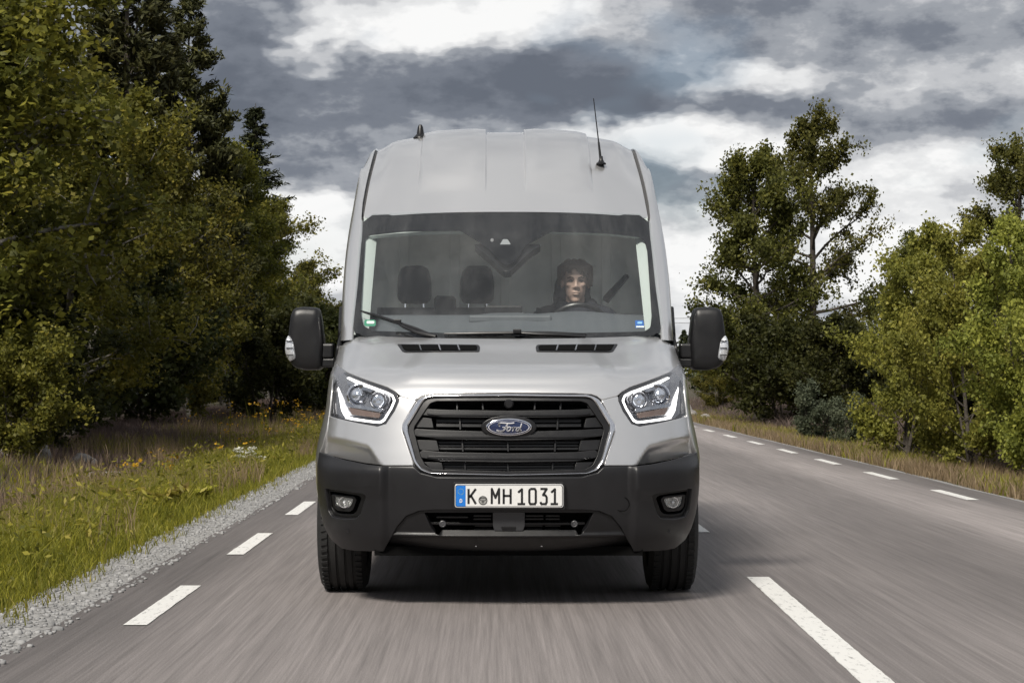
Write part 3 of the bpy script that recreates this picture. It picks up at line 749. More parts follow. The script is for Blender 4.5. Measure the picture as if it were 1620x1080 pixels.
# flowing lettering, measured in the enlarged photograph (4.629 units per pixel, middle of the oval at 810, 348)
def bez(p, n=10):
    out = []
    for i in range(0, len(p)-1, 3):
        a, b, c, d = [np.array(q, float) for q in p[i:i+4]]
        for j in range(n + (i+4 >= len(p))):
            t = j/n; out.append(tuple((1-t)**3*a + 3*t*(1-t)**2*b + 3*t*t*(1-t)*c + t**3*d))
    return out
F1 = bez([(752,334),(738,332),(736,314),(756,311),(785,308),(815,319),(856,309)])
F2 = bez([(808,316),(798,334),(790,356),(776,366),(764,374),(742,374),(728,362)])
F3 = bez([(770,342),(785,345),(800,342),(812,337)])
O1 = bez([(826,340),(808,338),(796,362),(806,369),(820,374),(836,352),(826,340)])
O2 = bez([(828,342),(836,348),(846,346),(852,340)])
R1 = bez([(852,340),(856,342),(848,358),(844,371)]); R2 = bez([(849,356),(856,344),(864,338),(872,343)])
D1 = bez([(892,345),(878,338),(864,362),(872,369),(884,374),(894,356),(898,345)])
D2 = bez([(910,314),(906,335),(896,352),(892,364),(892,373),(900,371),(908,362)])
sc_ = PXM/4.629
wr = strokes([(p_, w_) for p_, w_ in ((F1, 9), (F2, 10), (F3, 6), (O1, 7), (O2, 4), (R1, 8), (R2, 5), (D1, 7), (D2, 8))], 8, .003, origin=(817, 342), scale=sc_)
wr.v = [(a + bcx, b + bcy - .0128, bcz - c) for a, b, c in wr.v]
wr.build('badge_lettering', mat('badge_silver'), badge, recalc=False)

# ---- bumper
bump_l = hit(Fb, [(803,756.5),(690,756),(664,749),(652.5,738),(610,738),(580,735),(545,728),(505,716),(502,735),(502,790),(505,815),(511,835),(524,853),(540,866),(556,869),(606,871),(613,858),(626,833),(641,815),(662,806.5),(690,804.5),(803,804.5)], lambda z: wz(z)+.010)
fog_px = [(513,770.5),(540,774.5),(572,779.5),(580,783.5),(578,792),(571,814),(563,822),(541,822.5),(524,818.5),(518,808)]
fog_o = fillet(hit(Fb, fog_px, lambda z: wz(z)+.01), .012)
fog_m = [(-a, b) for a, b in fog_o]
bumper = panel('front_bumper', both(bump_l), to3(Fb), GREYPL, van, .014, .012, .03, .006, holes=[fog_o, fog_m])
def fbd(dd): return lambda u, v: np.stack([u, Fb(u, v) + dd, v], 1)
for s in (-1, 1):
    fg = empty('fog_light', (0, 0, 0), van); sg = lambda pts: [(a*-s, b) for a, b in pts]
    panel('fog_bezel', sg(fog_o), fbd(.032), mat('fog_bezel_black', (.003, .003, .0035), .45), fg, .012, .012, .05, .003, holes=[fillet(sg(hit(Fb, [(520,776),(541,779),(567,783.5),(572,788),(564,810),(557,815),(541,815),(529,812),(523,803)])), .01)])
    fi = sg(hit(Fb, [(519,775),(570,783),(572,790),(563,813),(541,817),(527,813)])); panel('fog_cavity', fillet(fi, .01), fbd(.075), VOID, fg, .03, .03, .004, .001)
    ri = fillet(sg(hit(Fb, [(523,783),(559,786.5),(562.5,791),(557,806),(552,809.5),(532,807.5),(526,801)])), .010); rj = fillet(sg(hit(Fb, [(526.5,784.5),(556,788),(558.5,791),(553.5,802.5),(550,805),(533.5,803.5),(529,799)])), .008)
    panel('fog_ring', ri, fbd(.036), SATIN, fg, .012, .012, .03, .003, holes=[rj])
    lx, lz = hit(Fb, [(543.5, 795)])[0]; ly = float(Fb(lx, lz)) + .050; lx *= -s
    ls = sg(hit(Fb, [(527.5,785),(556,788.5),(557.5,792),(554,800),(550,803),(533.5,801),(529.5,797)])); panel('fog_lens', fillet(ls, .01), fbd(.046), mat('fog_glass', (.46, .47, .46), .16, .7, 1.0, bump=(55, .9, .02)), fg, .012, .012, .003, .002)
    rf = MB(); rf.revolve([(.0, .022), (-.010, .024), (-.010, .027), (.0, .028)], 'y', 20, (lx, ly-.006, lz)); rf.build('fog_reflector', CHROME, fg, True)
    MB().revolve([(-.006, .0005), (-.004, .006), (.02, .008)], 'y', 12, (lx, ly-.012, lz)).build('fog_bulb', mat('bulb_glass', (.8, .82, .85), .05, .2, 1.0), fg, True)
    sx, sz = hit(Fb, [(551, 839)])[0]
    MB().revolve([(-.003, .0005), (-.003, .008), (.004, .010)], 'y', 14, (sx*-s, float(Fb(sx, sz)), sz)).build('parking_sensor', SATIN, bumper, True)
tx_, tz_ = hit(Fb, [(984, 797)])[0]; ty_ = float(Fb(tx_, tz_))
MB().revolve([(-.001, .033), (-.002, .035), (-.001, .037)], 'y', 32, (tx_, ty_, tz_)).build('tow_cover_ring', VOID, bumper, True)
# ---- lower valance and intake
val = both(hit(Fb, [(803,806.5),(690,806.5),(664,809),(643,817),(628,835),(615,860),(608,872.5),(663,873.5),(667,877),(803,878)]))
hole = both(hit(Fb, [(803,809.5),(669.6,810),(681,835.6),(688,844),(697,848),(803,848.5)]))
def Fv(u, v): return np.stack([u, Fb(u, v) + .014 + .9*np.maximum(.358 - v, 0) - .014*np.exp(-((v-.362)/.010)**2), v], 1)
valance = panel('lower_valance', val, Fv, PLASTIC, van, .02, .006, .03, .004, holes=[fillet(hole, .012)])
intake = empty('lower_intake', (0, 0, 0), van)
panel('intake_back', fillet(hole, .01), fbd(.11), VOID, intake, .05, .04, .004, .001)
for (xa, xb, ya, yb2) in ((749,777,816,818),(749,777,821,823),(751,778,832,834),(752,779,837.5,839.5),(752,779,843,845),(832,860,816,818),(832,860,821,823),(832,859,832,834),(832,859,837.5,839.5),(830,858,843,845),(864,886,816,818),(864,886,821,823),(863,887,832,834),(863,887,837.5,839.5),(863,887,843,845),(782,827,843,845),(690,740,818,820),(700,742,840,842)):
    panel('intake_slat', hit(Fb, [(xa,ya),(xb,ya),(xb,yb2),(xa,yb2)]), fbd(.055), PLASTIC, intake, .03, .01, .012, .001)
panel('intake_bar', hit(Fb, [(682,827.5),(780,828.3),(780,831.2),(682,830.2)]), fbd(.045), PLASTIC, intake, .03, .01, .012, .002)
panel('intake_bar', hit(Fb, [(829,828.3),(926,827.5),(926,830.2),(829,831.2)]), fbd(.045), PLASTIC, intake, .03, .01, .012, .002)
for px in (700, 909):
    sx, sz = hit(Fb, [(px, 829)])[0]; sy = float(Fb(sx, sz)) + .03
    MB().revolve([(-.006, .0005), (-.006, .006), (-.002, .007), (-.004, .012), (-.002, .016), (.02, .018)], 'y', 24, (sx, sy, sz)).build('distance_sensor', mat('sensor_plastic', (.06, .06, .065), .4), intake, True)
panel('radar_cover', fillet(hit(Fb, [(780.5,811),(829.5,811),(829.5,832),(827,839),(783,839),(780.5,832)]), .004), fbd(.020), mat('radar_plastic', (.045, .046, .05), .35), intake, .03, .02, .03, .003)
panel('radar_label', fillet(hit(Fb, [(793,833.5),(816,833.5),(815,837.5),(794,837.5)]), .002), fbd(.0165), PLASTIC, intake, .03, .02, .002, .001)
for px in (753, 857):
    sx, sz = hit(Fb, [(px, 864)])[0]; MB().box(sx-.004, sx+.004, float(Fb(sx, sz))+.02, float(Fb(sx, sz))+.03, sz-.002, sz+.002).build('clip', REFLECT, valance)

# ---- number plate
plate = empty('number_plate', (0, 0, 0), van)
pcx, pcz = at(805.4, 784, -.05); py0 = -.052; US = .52/1307
def pl(pts): return [((a-813.5)*US + pcx, (222.5-b)*US + pcz) for a, b in pts]
flat = lambda yy: (lambda u, v: np.stack([u, np.full_like(u, yy), v], 1))
panel('plate_holder', fillet(pl([(140,65),(1487,65),(1487,385),(140,385)]), .010), flat(py0+.010), PLASTIC, plate, .1, .1, .03, .003)
panel('plate_rim', fillet(pl([(160,85),(1467,85),(1467,360),(160,360)]), .012), flat(py0+.002), mat('plate_alu', (.70, .70, .70), .3, .5), plate, .1, .1, .006, .002)
panel('plate_line', fillet(pl([(166,92),(1461,92),(1461,353),(166,353)]), .011), flat(py0+.0012), mat('plate_black', (.012, .012, .013), .4), plate, .1, .1, .001, .0003)
panel('plate_face', fillet(pl([(172,98),(1453,98),(1453,347),(172,347)]), .010), flat(py0+.0002), mat('plate_white', (.66, .66, .65), .45, vary=(60, .04, .05)), plate, .1, .1, .001, .0003)
panel('country_band', fillet(pl([(172,98),(287,98),(287,347),(172,347)]), [.010, 0, 0, .010]), flat(py0-.0006), mat('plate_blue', (.012, .16, .55), .4), plate, .1, .1, .001, .0003)
def ch(x0, x1, ty, y0=137, y1=320):
    X = lambda t: x0 + (x1-x0)*t; Y = lambda t: y0 + (y1-y0)*t
    G = {'K': [[(0,0),(0,1)], [(1,0),(.12,.56)], [(.32,.44),(1,1)]],
         'M': [[(0,1),(0,0),(.5,.58),(1,0),(1,1)]],
         'H': [[(0,0),(0,1)], [(1,0),(1,1)], [(0,.46),(1,.46)]],
         '1': [[(.08,.24),(.58,.02),(.58,1)], [(0,1),(1.0,1)]],
         '0': [[(.14,0),(.86,0),(1,.12),(1,.88),(.86,1),(.14,1),(0,.88),(0,.12),(.14,0)]],
         '3': [[(0,0),(1,0),(.42,.40),(.80,.42),(1,.56),(1,.86),(.84,1),(.16,1),(0,.86)]],
         'D': [[(0,0),(0,1),(.6,1),(1,.75),(1,.25),(.6,0),(0,0)]]}[ty]
    return [[(X(a), Y(b)) for a, b in q] for q in G]
def place(mb, yy):
    mb.v = [((a/US)*US + pcx, b + yy, pcz - c) for a, b, c in mb.v]; return mb
for chars in (ch(323, 412, 'K'), ch(604, 692, 'M'), ch(748, 832, 'H'), ch(915, 1008, '1'), ch(1058, 1136, '0'), ch(1192, 1268, '3'), ch(1315, 1405, '1')):
    place(strokes(chars, 27, .001, origin=(813.5, 222.5), scale=US), py0 - .0008).build('registration_character', mat('plate_black'), plate, recalc=False)
place(strokes(ch(219, 243, 'D', 262, 300), 9, .001, origin=(813.5, 222.5), scale=US), py0 - .0014).build('country_letter', mat('plate_white'), plate, recalc=False)
star = MB()
for k in range(12):
    t = 2*math.pi*k/12; cxs, czs = pl([(230, 170)])[0]; cxs += .0135*math.cos(t); czs += .0135*math.sin(t)
    vs = [(cxs + (.0022 if i % 2 == 0 else .0010)*math.sin(math.pi*i/5), py0-.0014, czs + (.0022 if i % 2 == 0 else .0010)*math.cos(math.pi*i/5)) for i in range(10)]
    star.add(vs, [tuple(range(10))])
tag(star.build('star_ring', mat('star_yellow', (.35, .45, .12), .5), plate), kind='stuff')
sx, sz = pl([(497, 276)])[0]
MB().revolve([(-.001, .0005), (-.001, 55*US), (.001, 56*US)], 'y', 32, (sx, py0, sz)).build('registration_seal', mat('seal_grey', (.30, .30, .29), .5), plate)
place(strokes([bez([(455,262),(480,240),(515,240),(540,262)]), bez([(462,270),(485,285),(510,285),(535,268)]), [(497,262),(497,310)], [(480,300),(514,300)], bez([(449,276),(449,212),(545,212),(545,276)]), bez([(449,276),(449,340),(545,340),(545,276)])], 7, .0006, origin=(813.5, 222.5), scale=US), py0 - .0018).build('seal_print', mat('plate_black'), plate, recalc=False)

# ---- wheels
def wheel(x, y, s):
    w = empty('wheel', (x, y, .356), van)
    hw = .122; prof = [(-.085, .215), (-hw+.006, .235), (-hw-.006, .285), (-hw+.002, .325), (-hw+.02, .346)]
    grooves = [-.062, -.022, .022, .062]
    for g in grooves: prof += [(g-.008, .354 if abs(g) < .05 else .352), (g-.006, .344), (g+.006, .344), (g+.008, .354 if abs(g) < .05 else .352)]
    prof += [(hw-.02, .346), (hw-.002, .325), (hw+.006, .285), (hw-.006, .235), (.085, .215)]
    ty = MB().revolve(prof, 'x', 72).build('tyre', RUBBER, w, True, sharp=30)
    blocks = MB()
    for k in range(60):
        t = 2*math.pi*k/60
        for sx_ in (-1, 1):
            a0, a1 = sx_*.072, sx_*.104
            P4 = [(a0, .3525, t), (a1, .350, t+.02), (a1, .350, t+.062), (a0, .3525, t+.042)]
            lo = [(a, (r-.006)*math.cos(u), (r-.006)*math.sin(u)) for a, r, u in P4]; hi = [(a, (r+.004)*math.cos(u), (r+.004)*math.sin(u)) for a, r, u in P4]
            blocks.add(lo + hi, [(4,5,6,7),(0,1,5,4),(1,2,6,5),(2,3,7,6),(3,0,4,7)])
    tag(blocks.build('tread_blocks', RUBBER, ty), kind='stuff')
    rim = MB(); rim.revolve([(s*-.08, .216), (s*.098, .222), (s*.104, .214), (s*.088, .200), (s*.05, .188), (s*.055, .120), (s*.078, .100), (s*.082, .04), (s*.075, .001)], 'x', 48); rim.build('rim', STEEL, w, True, sharp=40)
    hol = MB()
    for k in range(10):
        t = 2*math.pi*k/10; hol.revolve([(s*.0575, .0005), (s*.0575, .017), (s*.05, .018)], 'x', 12, (0, .155*math.cos(t), .155*math.sin(t)))
    tag(hol.build('rim_holes', VOID, w), kind='stuff')
for s in (-1, 1):
    wheel(s*.862, 1.0, s)
    wheel(s*.862, WB, s)

# ---- mirrors
def pillow(outline, y0, rows, name, m, parent, s):
    o = np.array(resample(fillet(outline, .03, 6), .02, .02)); c = o.mean(0); rr = []
    for k, yy in rows: rr.append([((c[0] + (a-c[0])*k)*s, y0 + yy, c[1] + (b-c[1])*k) for a, b in np.vstack([o, o[:1]])])
    return MB().grid(np.array(rr)).build(name, m, parent, True, sharp=50)
YM = 1.42
def mp(pts): return [at(a, b, YM) for a, b in pts]
for s in (1, -1):
    mi = empty('side_mirror', (0, 0, 0), van)
    hs = mp([(1100,486),(1127,484.8),(1139,487),(1144.5,497),(1148.5,527),(1149,560),(1145,575),(1137,581.5),(1122,585.5),(1099,585),(1093.5,580),(1091,545),(1096.5,500)])
    pillow(hs, YM, [(.001,-.012),(.45,-.0115),(.75,-.008),(.90,.000),(.965,.012),(.992,.032),(1.0,.06),(1.0,.15),(.96,.165),(.93,.165)], 'mirror_housing', PLASTIC, mi, s)
    pillow(hs, YM, [(.93,.160),(.001,.160)], 'mirror_glass', mat('mirror_glass', (.7, .72, .74), .03, 1.0), mi, s)
    ind = mp([(1147.3,528.5),(1152,537),(1153.3,553),(1151.5,562),(1146,572.5),(1133.8,569),(1135.2,557),(1138.4,538)])
    pillow(ind, YM-.004, [(.001,-.016),(.6,-.014),(.9,-.004),(1.0,.02),(1.0,.09)], 'mirror_indicator', mat('indicator_lens', (.80, .81, .83), .18, .5, 1.0), mi, s)
    pillow([(a*.92 + .08*np.mean([q[0] for q in ind]), b) for a, b in ind], YM-.012, [(.001,-.0155),(.75,-.014),(1.0,.0)], 'indicator_cover', CLEAR, mi, s)
    for zk in (.25, .5, .75):
        zi = ind[4][1] + (ind[0][1]-ind[4][1])*zk; xi = s*(sum(q[0] for q in ind)/len(ind) - .004 + .006*zk)
        MB().box(xi-.020, xi+.018, YM-.0255, YM-.019, zi-.0022, zi+.0022).build('indicator_segment', SATIN, mi)
    x0, zt = at(1076, 543, YM); x1, zb = at(1102, 566.5, YM)
    MB().box(min(s*x0, s*(x1+.10)), max(s*x0, s*(x1+.10)), YM+.012, YM+.11, zb, zt).build('mirror_arm', PLASTIC, mi, bevel=.012)
    x0, zt = at(1074, 566, YM); x1, zb = at(1097, 581, YM)
    MB().box(min(s*x0, s*x1), max(s*x0, s*x1), YM+.02, YM+.10, zb, zt-.001).build('mirror_bracket', PLASTIC, mi, bevel=.01)
    # triangular base on the door
    base = [(1.33,1.16),(1.28,1.29),(1.37,1.345),(1.64,1.525),(1.68,1.50),(1.66,1.36),(1.56,1.16)]
    panel('mirror_base', fillet(base, .03), to_side(s), PLASTIC, mi, .04, .04, .02, .008, off=.016, flip=(1 if s > 0 else -1))

# ---- cab interior
cabn = [( -.86, 1.34), (.86, 1.34)]
dsh = []
for y, z, hw2 in ((1.00,1.30,.80),(1.12,1.325,.84),(1.30,1.365,.86),(1.48,1.425,.87),(1.60,1.470,.87),(1.66,1.480,.87),(1.70,1.470,.87),(1.74,1.40,.87),(1.74,1.0,.87)):
    xs2 = np.linspace(-1, 1, 41)
    dsh.append([(u*hw2, y + .16*abs(u)**3*(1 if y < 1.5 else .3), z + (.022*math.exp(-((u*hw2-.40)/.20)**2) if 1.4 < y < 1.72 else 0) + (.012*math.exp(-((u*hw2)/.14)**4) if 1.4 < y < 1.72 else 0)) for u in xs2])
dash = MB().grid(np.array(dsh)).build('dashboard', DASH, van, True, sharp=50)
a0 = at(768, 484, 1.70); a1 = at(826, 497, 1.70)
MB().box(a0[0], a1[0], 1.66, 1.70, a1[1]-.03, a0[1]).build('centre_screen', SATIN, dash, bevel=.006)
a0 = at(742, 499, 1.55); a1 = at(872, 505, 1.55)
MB().box(a0[0], a1[0], 1.50, 1.66, a1[1]-.02, a0[1]).build('dash_tray', DASH, dash, bevel=.01)
sw = empty('steering_wheel', (.412, 1.78, 1.375), van); sw.rotation_euler = (R(28), 0, 0)
ringp = [(.185*math.cos(t), 0, .185*math.sin(t)) for t in np.linspace(0, 2*math.pi, 49)]
MB().tube(ringp, .0145, 10, False).build('wheel_rim', SATIN, sw, True)
hb = MB(); hb.revolve([(.02, .0005), (.03, .06), (.0, .075), (-.03, .05), (-.03, .0005)], 'y', 24)
for t in (R(0), R(180), R(270)): hb.tube([(.05*math.cos(t), -.005, .05*math.sin(t)), (.18*math.cos(t), 0, .18*math.sin(t))], .014, 8)
hb.build('wheel_hub', PLASTIC, sw, True)
def seat_pad(name, x0, x1, y0, y1, z0, z1, lean, parent, m=FABRIC, rnd=.05):
    nx, nz = 12, 12; rows2 = []
    def pt(u, v, side):
        zz3 = z0 + (z1-z0)*v; w_ = 1 - .10*sstep(.7, 1.0, v)
        x = (x0+x1)/2 + (x1-x0)/2*w_*math.copysign(abs(u)**.8, u)
        th = (y1-y0)/2*math.sqrt(max(0, 1 - abs(u)**5))*math.sqrt(max(0, 1 - abs(2*v-1)**7)) + .004
        return (x, (y0+y1)/2 + side*th + lean*(zz3-z0), zz3)
    mb = MB()
    G = np.array([[pt(u, v, -1) for u in np.linspace(-1, 1, nx)] for v in np.linspace(0, 1, nz)]); mb.grid(G)
    G2 = np.array([[pt(u, v, 1) for u in np.linspace(-1, 1, nx)] for v in np.linspace(0, 1, nz)]); mb.grid(G2, True)
    bm_ = mb.build(name, m, parent, True, sharp=70); return bm_
def head_rest(x, parent, y=2.36):
    o2 = [(x + (a-656)*.00378, 1.685 + (449-b)*.00378) for a, b in ((633,425),(643,419),(669,419),(679,425),(683.5,445),(683,472),(676,480),(636,480),(629,472),(628.5,445))]
    h = pillow(o2, y, [(.001,-.055),(.5,-.054),(.80,-.046),(.94,-.028),(1.0,0),(.94,.03),(.7,.045),(.001,.05)], 'headrest', FABRIC, parent, 1)
    for dx in (-.055, .055):
        MB().tube([(x+dx, y, 1.48), (x+dx, y+.005, 1.60)], .0065, 8).build('headrest_post', CHROME, h, True)
bench = empty('passenger_bench', (0, 0, 0), van)
seat_pad('bench_backrest', -.79, -.39, 2.25, 2.40, .95, 1.545, .10, bench); seat_pad('bench_backrest', -.375, .04, 2.25, 2.40, .95, 1.545, .10, bench)
seat_pad('bench_cushion', -.80, .05, 1.85, 2.35, .80, 1.0, .0, bench)
head_rest(-.548, bench, 2.40); head_rest(-.170, bench, 2.40)
MB().box(-.43, -.30, 2.36, 2.48, 1.45, 1.615).build('belt_anchor', FABRIC, bench, bevel=.02)
ds = empty('driver_seat', (0, 0, 0), van)
seat_pad('seat_backrest', .16, .66, 2.30, 2.45, .95, 1.545, .10, ds); seat_pad('seat_cushion', .16, .66, 1.90, 2.40, .82, 1.0, 0, ds); head_rest(.41, ds, 2.46)
bw = MB(); bw.box(-.90, .90, 2.66, 2.70, .5, 2.14); bw.build('bulkhead', BULK, van)
rib = MB()
for x in (-.62, -.31, 0, .31, .62): rib.box(x-.03, x+.03, 2.645, 2.658, .9, 2.08)
rib.box(-.85, .85, 2.63, 2.657, 1.28, 1.34); rib.build('bulkhead_rib', BULK, van, bevel=.006)
hl_ = []
for y, z in ((2.05,2.075),(2.2,2.10),(2.5,2.13),(2.655,2.135)): hl_.append([(u*.84, y + .18*abs(u)**2.4*(1 if y < 2.6 else 0), z) for u in np.linspace(-1, 1, 21)])
MB().grid(np.array(hl_)).build('headliner', mat('headliner', (.7, .72, .7), .9), van, True)
MB().box(-.92, .92, 1.0, 2.66, .52, .56).build('cab_floor', mat('floor_mat', (.35, .35, .34), .9), van)
for s in (-1, 1):
    dc = [[(s*(float(Gs(y, z)) - .035), y, z) for y in np.linspace(1.36, 2.60, 8)] for z in np.linspace(.57, 1.345, 6)]
    MB().grid(np.array(dc)).build('door_card', mat('door_trim', (.6, .62, .6), .8), van, True)
for s in (-1, 1):
    tr2 = []
    for z in np.linspace(1.36, 2.08, 12):
        y = float(Fw(.83, z)); tr2.append([(s*.838, y + .03, z), (s*.80, y + .035, z), (s*.755, y + .08, z), (s*.80, y + .16, z)])
    MB().grid(np.array(tr2)).build('pillar_trim', TRIM, van, True)
    bp = MB(); bp.box(min(s*.86, s*.93), max(s*.86, s*.93), 2.42, 2.62, .6, 2.1); bp.build('door_pillar_trim', BULK, van, bevel=.02)
ht = []
for u in np.linspace(-.80, .80, 33):
    zt_ = 1.968 - .022*abs(u/.8)**4; fy = lambda q: float(Fw(u, q)); ht.append([(u, fy(zt_+.012) + .03, zt_ + .012), (u, fy(zt_) + .03, zt_), (u, fy(zt_) + .05, zt_ - .016), (u, fy(zt_) + .14, zt_ - .012)])
MB().grid(np.array(ht)).build('header_trim', TRIM, van, True)
MB().tube([(.735, 2.46, 1.74), (.60, 2.36, 1.59)], [.018, .028], 4).build('seat_belt', SATIN, van)
MB().tube([(.60, 1.80, 1.40), (.66, 1.82, 1.43)], [.006, .010], 8).build('column_stalk', mat('stalk_tip', (.5, .5, .5), .3), van, True)
# ================================================================== SETTING
def surf_mat(name): 
    m = bpy.data.materials.new(name); m.use_nodes = True; return m, m.node_tree, m.node_tree.nodes['Principled BSDF']
def ramp_node(t, fac, stops, interp='LINEAR'):
    r = N(t, 'ShaderNodeValToRGB'); link(t, fac, r.inputs[0]); r.color_ramp.interpolation = interp
    e = r.color_ramp.elements; e[0].position, e[0].color = stops[0][0], (*stops[0][1], 1); e[1].position, e[1].color = stops[-1][0], (*stops[-1][1], 1)
    for p, c in stops[1:-1]: q = e.new(p); q.color = (*c, 1)
    return r.outputs[0]
def mixc(t, fac, a, b, mode='MIX'):
    n = N(t, 'ShaderNodeMix', data_type='RGBA', blend_type=mode)
    for i, v in ((0, fac), (6, a), (7, b)):
        if isinstance(v, (int, float)): n.inputs[i].default_value = v
        elif isinstance(v, tuple): n.inputs[i].default_value = (*v, 1)
        else: link(t, v, n.inputs[i])
    return n.outputs[2]
def stretched(t, sx, sy, sz):
    tcn = N(t, 'ShaderNodeTexCoord'); mp_ = N(t, 'ShaderNodeMapping'); link(t, tcn.outputs['Object'], mp_.inputs[0]); mp_.inputs['Scale'].default_value = (sx, sy, sz)
    return mp_.outputs[0]
# asphalt: brownish grey stone mix, worn smoother and paler in the wheel tracks, fine streaks along the driving direction
m_road, t, b = surf_mat('asphalt')
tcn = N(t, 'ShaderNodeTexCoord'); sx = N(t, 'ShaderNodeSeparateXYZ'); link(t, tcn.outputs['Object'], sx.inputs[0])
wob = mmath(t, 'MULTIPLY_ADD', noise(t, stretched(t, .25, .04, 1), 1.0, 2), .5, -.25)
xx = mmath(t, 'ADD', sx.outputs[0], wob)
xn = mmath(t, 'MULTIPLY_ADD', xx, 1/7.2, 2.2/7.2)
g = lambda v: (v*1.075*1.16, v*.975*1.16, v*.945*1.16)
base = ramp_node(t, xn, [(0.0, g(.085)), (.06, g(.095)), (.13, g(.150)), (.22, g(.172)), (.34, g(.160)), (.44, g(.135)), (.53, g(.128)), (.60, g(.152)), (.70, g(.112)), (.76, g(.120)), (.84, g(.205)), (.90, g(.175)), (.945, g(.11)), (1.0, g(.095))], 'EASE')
streak = noise(t, stretched(t, 22, .30, 1), 1.0, 5, .62)
streak2 = noise(t, stretched(t, 80, .9, 1), 1.0, 3, .6)
patch = noise(t, stretched(t, .5, .12, 1), 1.0, 3, .5)
grain = noise(t, stretched(t, 130, 60, 60), 1.0, 2, .7)
k = mmath(t, 'MULTIPLY_ADD', streak, .95, .525); k = mmath(t, 'MULTIPLY', k, mmath(t, 'MULTIPLY_ADD', streak2, .9, .55))
k = mmath(t, 'MULTIPLY', k, mmath(t, 'MULTIPLY_ADD', patch, .9, .55)); k = mmath(t, 'MULTIPLY', k, mmath(t, 'MULTIPLY_ADD', grain, .6, .70))
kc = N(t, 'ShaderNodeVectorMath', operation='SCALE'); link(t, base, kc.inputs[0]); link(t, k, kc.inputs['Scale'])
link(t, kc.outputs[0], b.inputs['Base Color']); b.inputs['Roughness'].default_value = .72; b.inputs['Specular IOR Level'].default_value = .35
bn = N(t, 'ShaderNodeBump'); bn.inputs['Strength'].default_value = .35; bn.inputs['Distance'].default_value = .006; link(t, grain, bn.inputs['Height']); link(t, bn.outputs[0], b.inputs['Normal'])
# road paint, worn through in specks
m_paint, t, b = surf_mat('road_paint')
wn = noise(t, stretched(t, 34, 9, 1), 1.0, 6, .75)
wf = N(t, 'ShaderNodeMapRange'); link(t, wn, wf.inputs[0]); wf.inputs[1].default_value = .54; wf.inputs[2].default_value = .70
col = mixc(t, wf.outputs[0], (.66, .655, .63), (.20, .195, .19)); link(t, col, b.inputs['Base Color']); b.inputs['Roughness'].default_value = .6
# gravel shoulder
m_grav, t, b = surf_mat('gravel')
vo = N(t, 'ShaderNodeTexVoronoi'); link(t, stretched(t, 38, 30, 38), vo.inputs['Vector']); vo.inputs['Scale'].default_value = 1
gn = noise(t, stretched(t, 5, 1.0, 1), 1.0, 4, .6)
vsep = N(t, 'ShaderNodeSeparateXYZ'); link(t, vo.outputs['Color'], vsep.inputs[0])
col = ramp_node(t, vsep.outputs[0], [(0, (.13, .13, .135)), (.5, (.25, .25, .25)), (1, (.40, .395, .385))]); col = mixc(t, gn, col, (.24, .235, .225)); link(t, col, b.inputs['Base Color'])
b.inputs['Roughness'].default_value = .9
bn = N(t, 'ShaderNodeBump'); bn.inputs['Distance'].default_value = .02; bn.inputs['Strength'].default_value = .8; link(t, vo.outputs['Distance'], bn.inputs['Height']); bn.invert = True; link(t, bn.outputs[0], b.inputs['Normal'])
# earth under the vegetation
m_earth, t, b = surf_mat('earth')
e1 = noise(t, stretched(t, .9, .6, 1), 1.0, 5, .65); e2 = noise(t, stretched(t, 9, 9, 9), 1.0, 4, .7)
col = ramp_node(t, e1, [(.25, (.030, .026, .014)), (.45, (.060, .050, .028)), (.6, (.085, .066, .048)), (.75, (.06, .065, .020))])
col = mixc(t, mmath(t, 'MULTIPLY', e2, .6), col, (.035, .032, .018)); link(t, col, b.inputs['Base Color']); b.inputs['Roughness'].default_value = .95
bn = N(t, 'ShaderNodeBump'); bn.inputs['Distance'].default_value = .05; bn.inputs['Strength'].default_value = .8; link(t, e2, bn.inputs['Height']); link(t, bn.outputs[0], b.inputs['Normal'])

def hnoise(x, y):
    return (np.sin(x*.9+1.3)*np.cos(y*.55) + .6*np.sin(x*1.9+y*.8+.4) + .35*np.sin(y*2.1-x*1.2))*.5
def ground_z(x, y):
    x = np.asarray(x, float); y = np.asarray(y, float)
    dl = np.clip(-2.42 - x, 0, None); dr = np.clip(x - 4.98, 0, None); d = np.maximum(dl, dr)
    z = -.05 - .10*sstep(.0, .9, d)*(1 - sstep(1.2, 3.0, d)) + .22*sstep(1.5, 5.0, d) + .9*sstep(6, 40, d)
    return z + .05*hnoise(x, y)*sstep(.4, 2.0, d)
gxv = np.concatenate([-np.geomspace(1500, 12, 22), np.linspace(-11.5, -2.0, 60), [0, 2.5], np.linspace(4.6, 14, 60), np.geomspace(14.5, 1500, 22)])
gyv = np.concatenate([[-400, -120, -60, -30, -15], np.linspace(-8, 90, 200), np.geomspace(92, 1500, 30)])
GX, GY = np.meshgrid(gxv, gyv); GZ = ground_z(GX, GY); GZ = np.where((GX > -2.3) & (GX < 4.9), -.09, GZ)
gr_ = MB().grid(np.stack([GX, GY, GZ], -1)).build('ground', m_earth, None, True); tag(gr_, kind='structure')
if gr_.data.polygons[0].normal.z < 0: gr_.data.flip_normals()
Y0, Y1 = -40.0, 250.0
def strip(name, x0, x1, z0, z1, th, m, kind='structure', nseg=240):
    ys = np.linspace(Y0, Y1, nseg); j = np.random.default_rng(3)
    e0 = x0 + j.normal(0, .012, nseg); e1 = x1 + j.normal(0, .012, nseg); rows = []
    for y, a, c in zip(ys, e0, e1): rows.append([(a-.03, y, z0-th), (a, y, z0), ((a+c)/2, y, (z0+z1)/2), (c, y, z1), (c+.03, y, z1-th)])
    o = MB().grid(np.array(rows)).build(name, m, None, False)
    if o.data.polygons[1].normal.z < 0: o.data.flip_normals()
    tag(o, kind=kind); return o
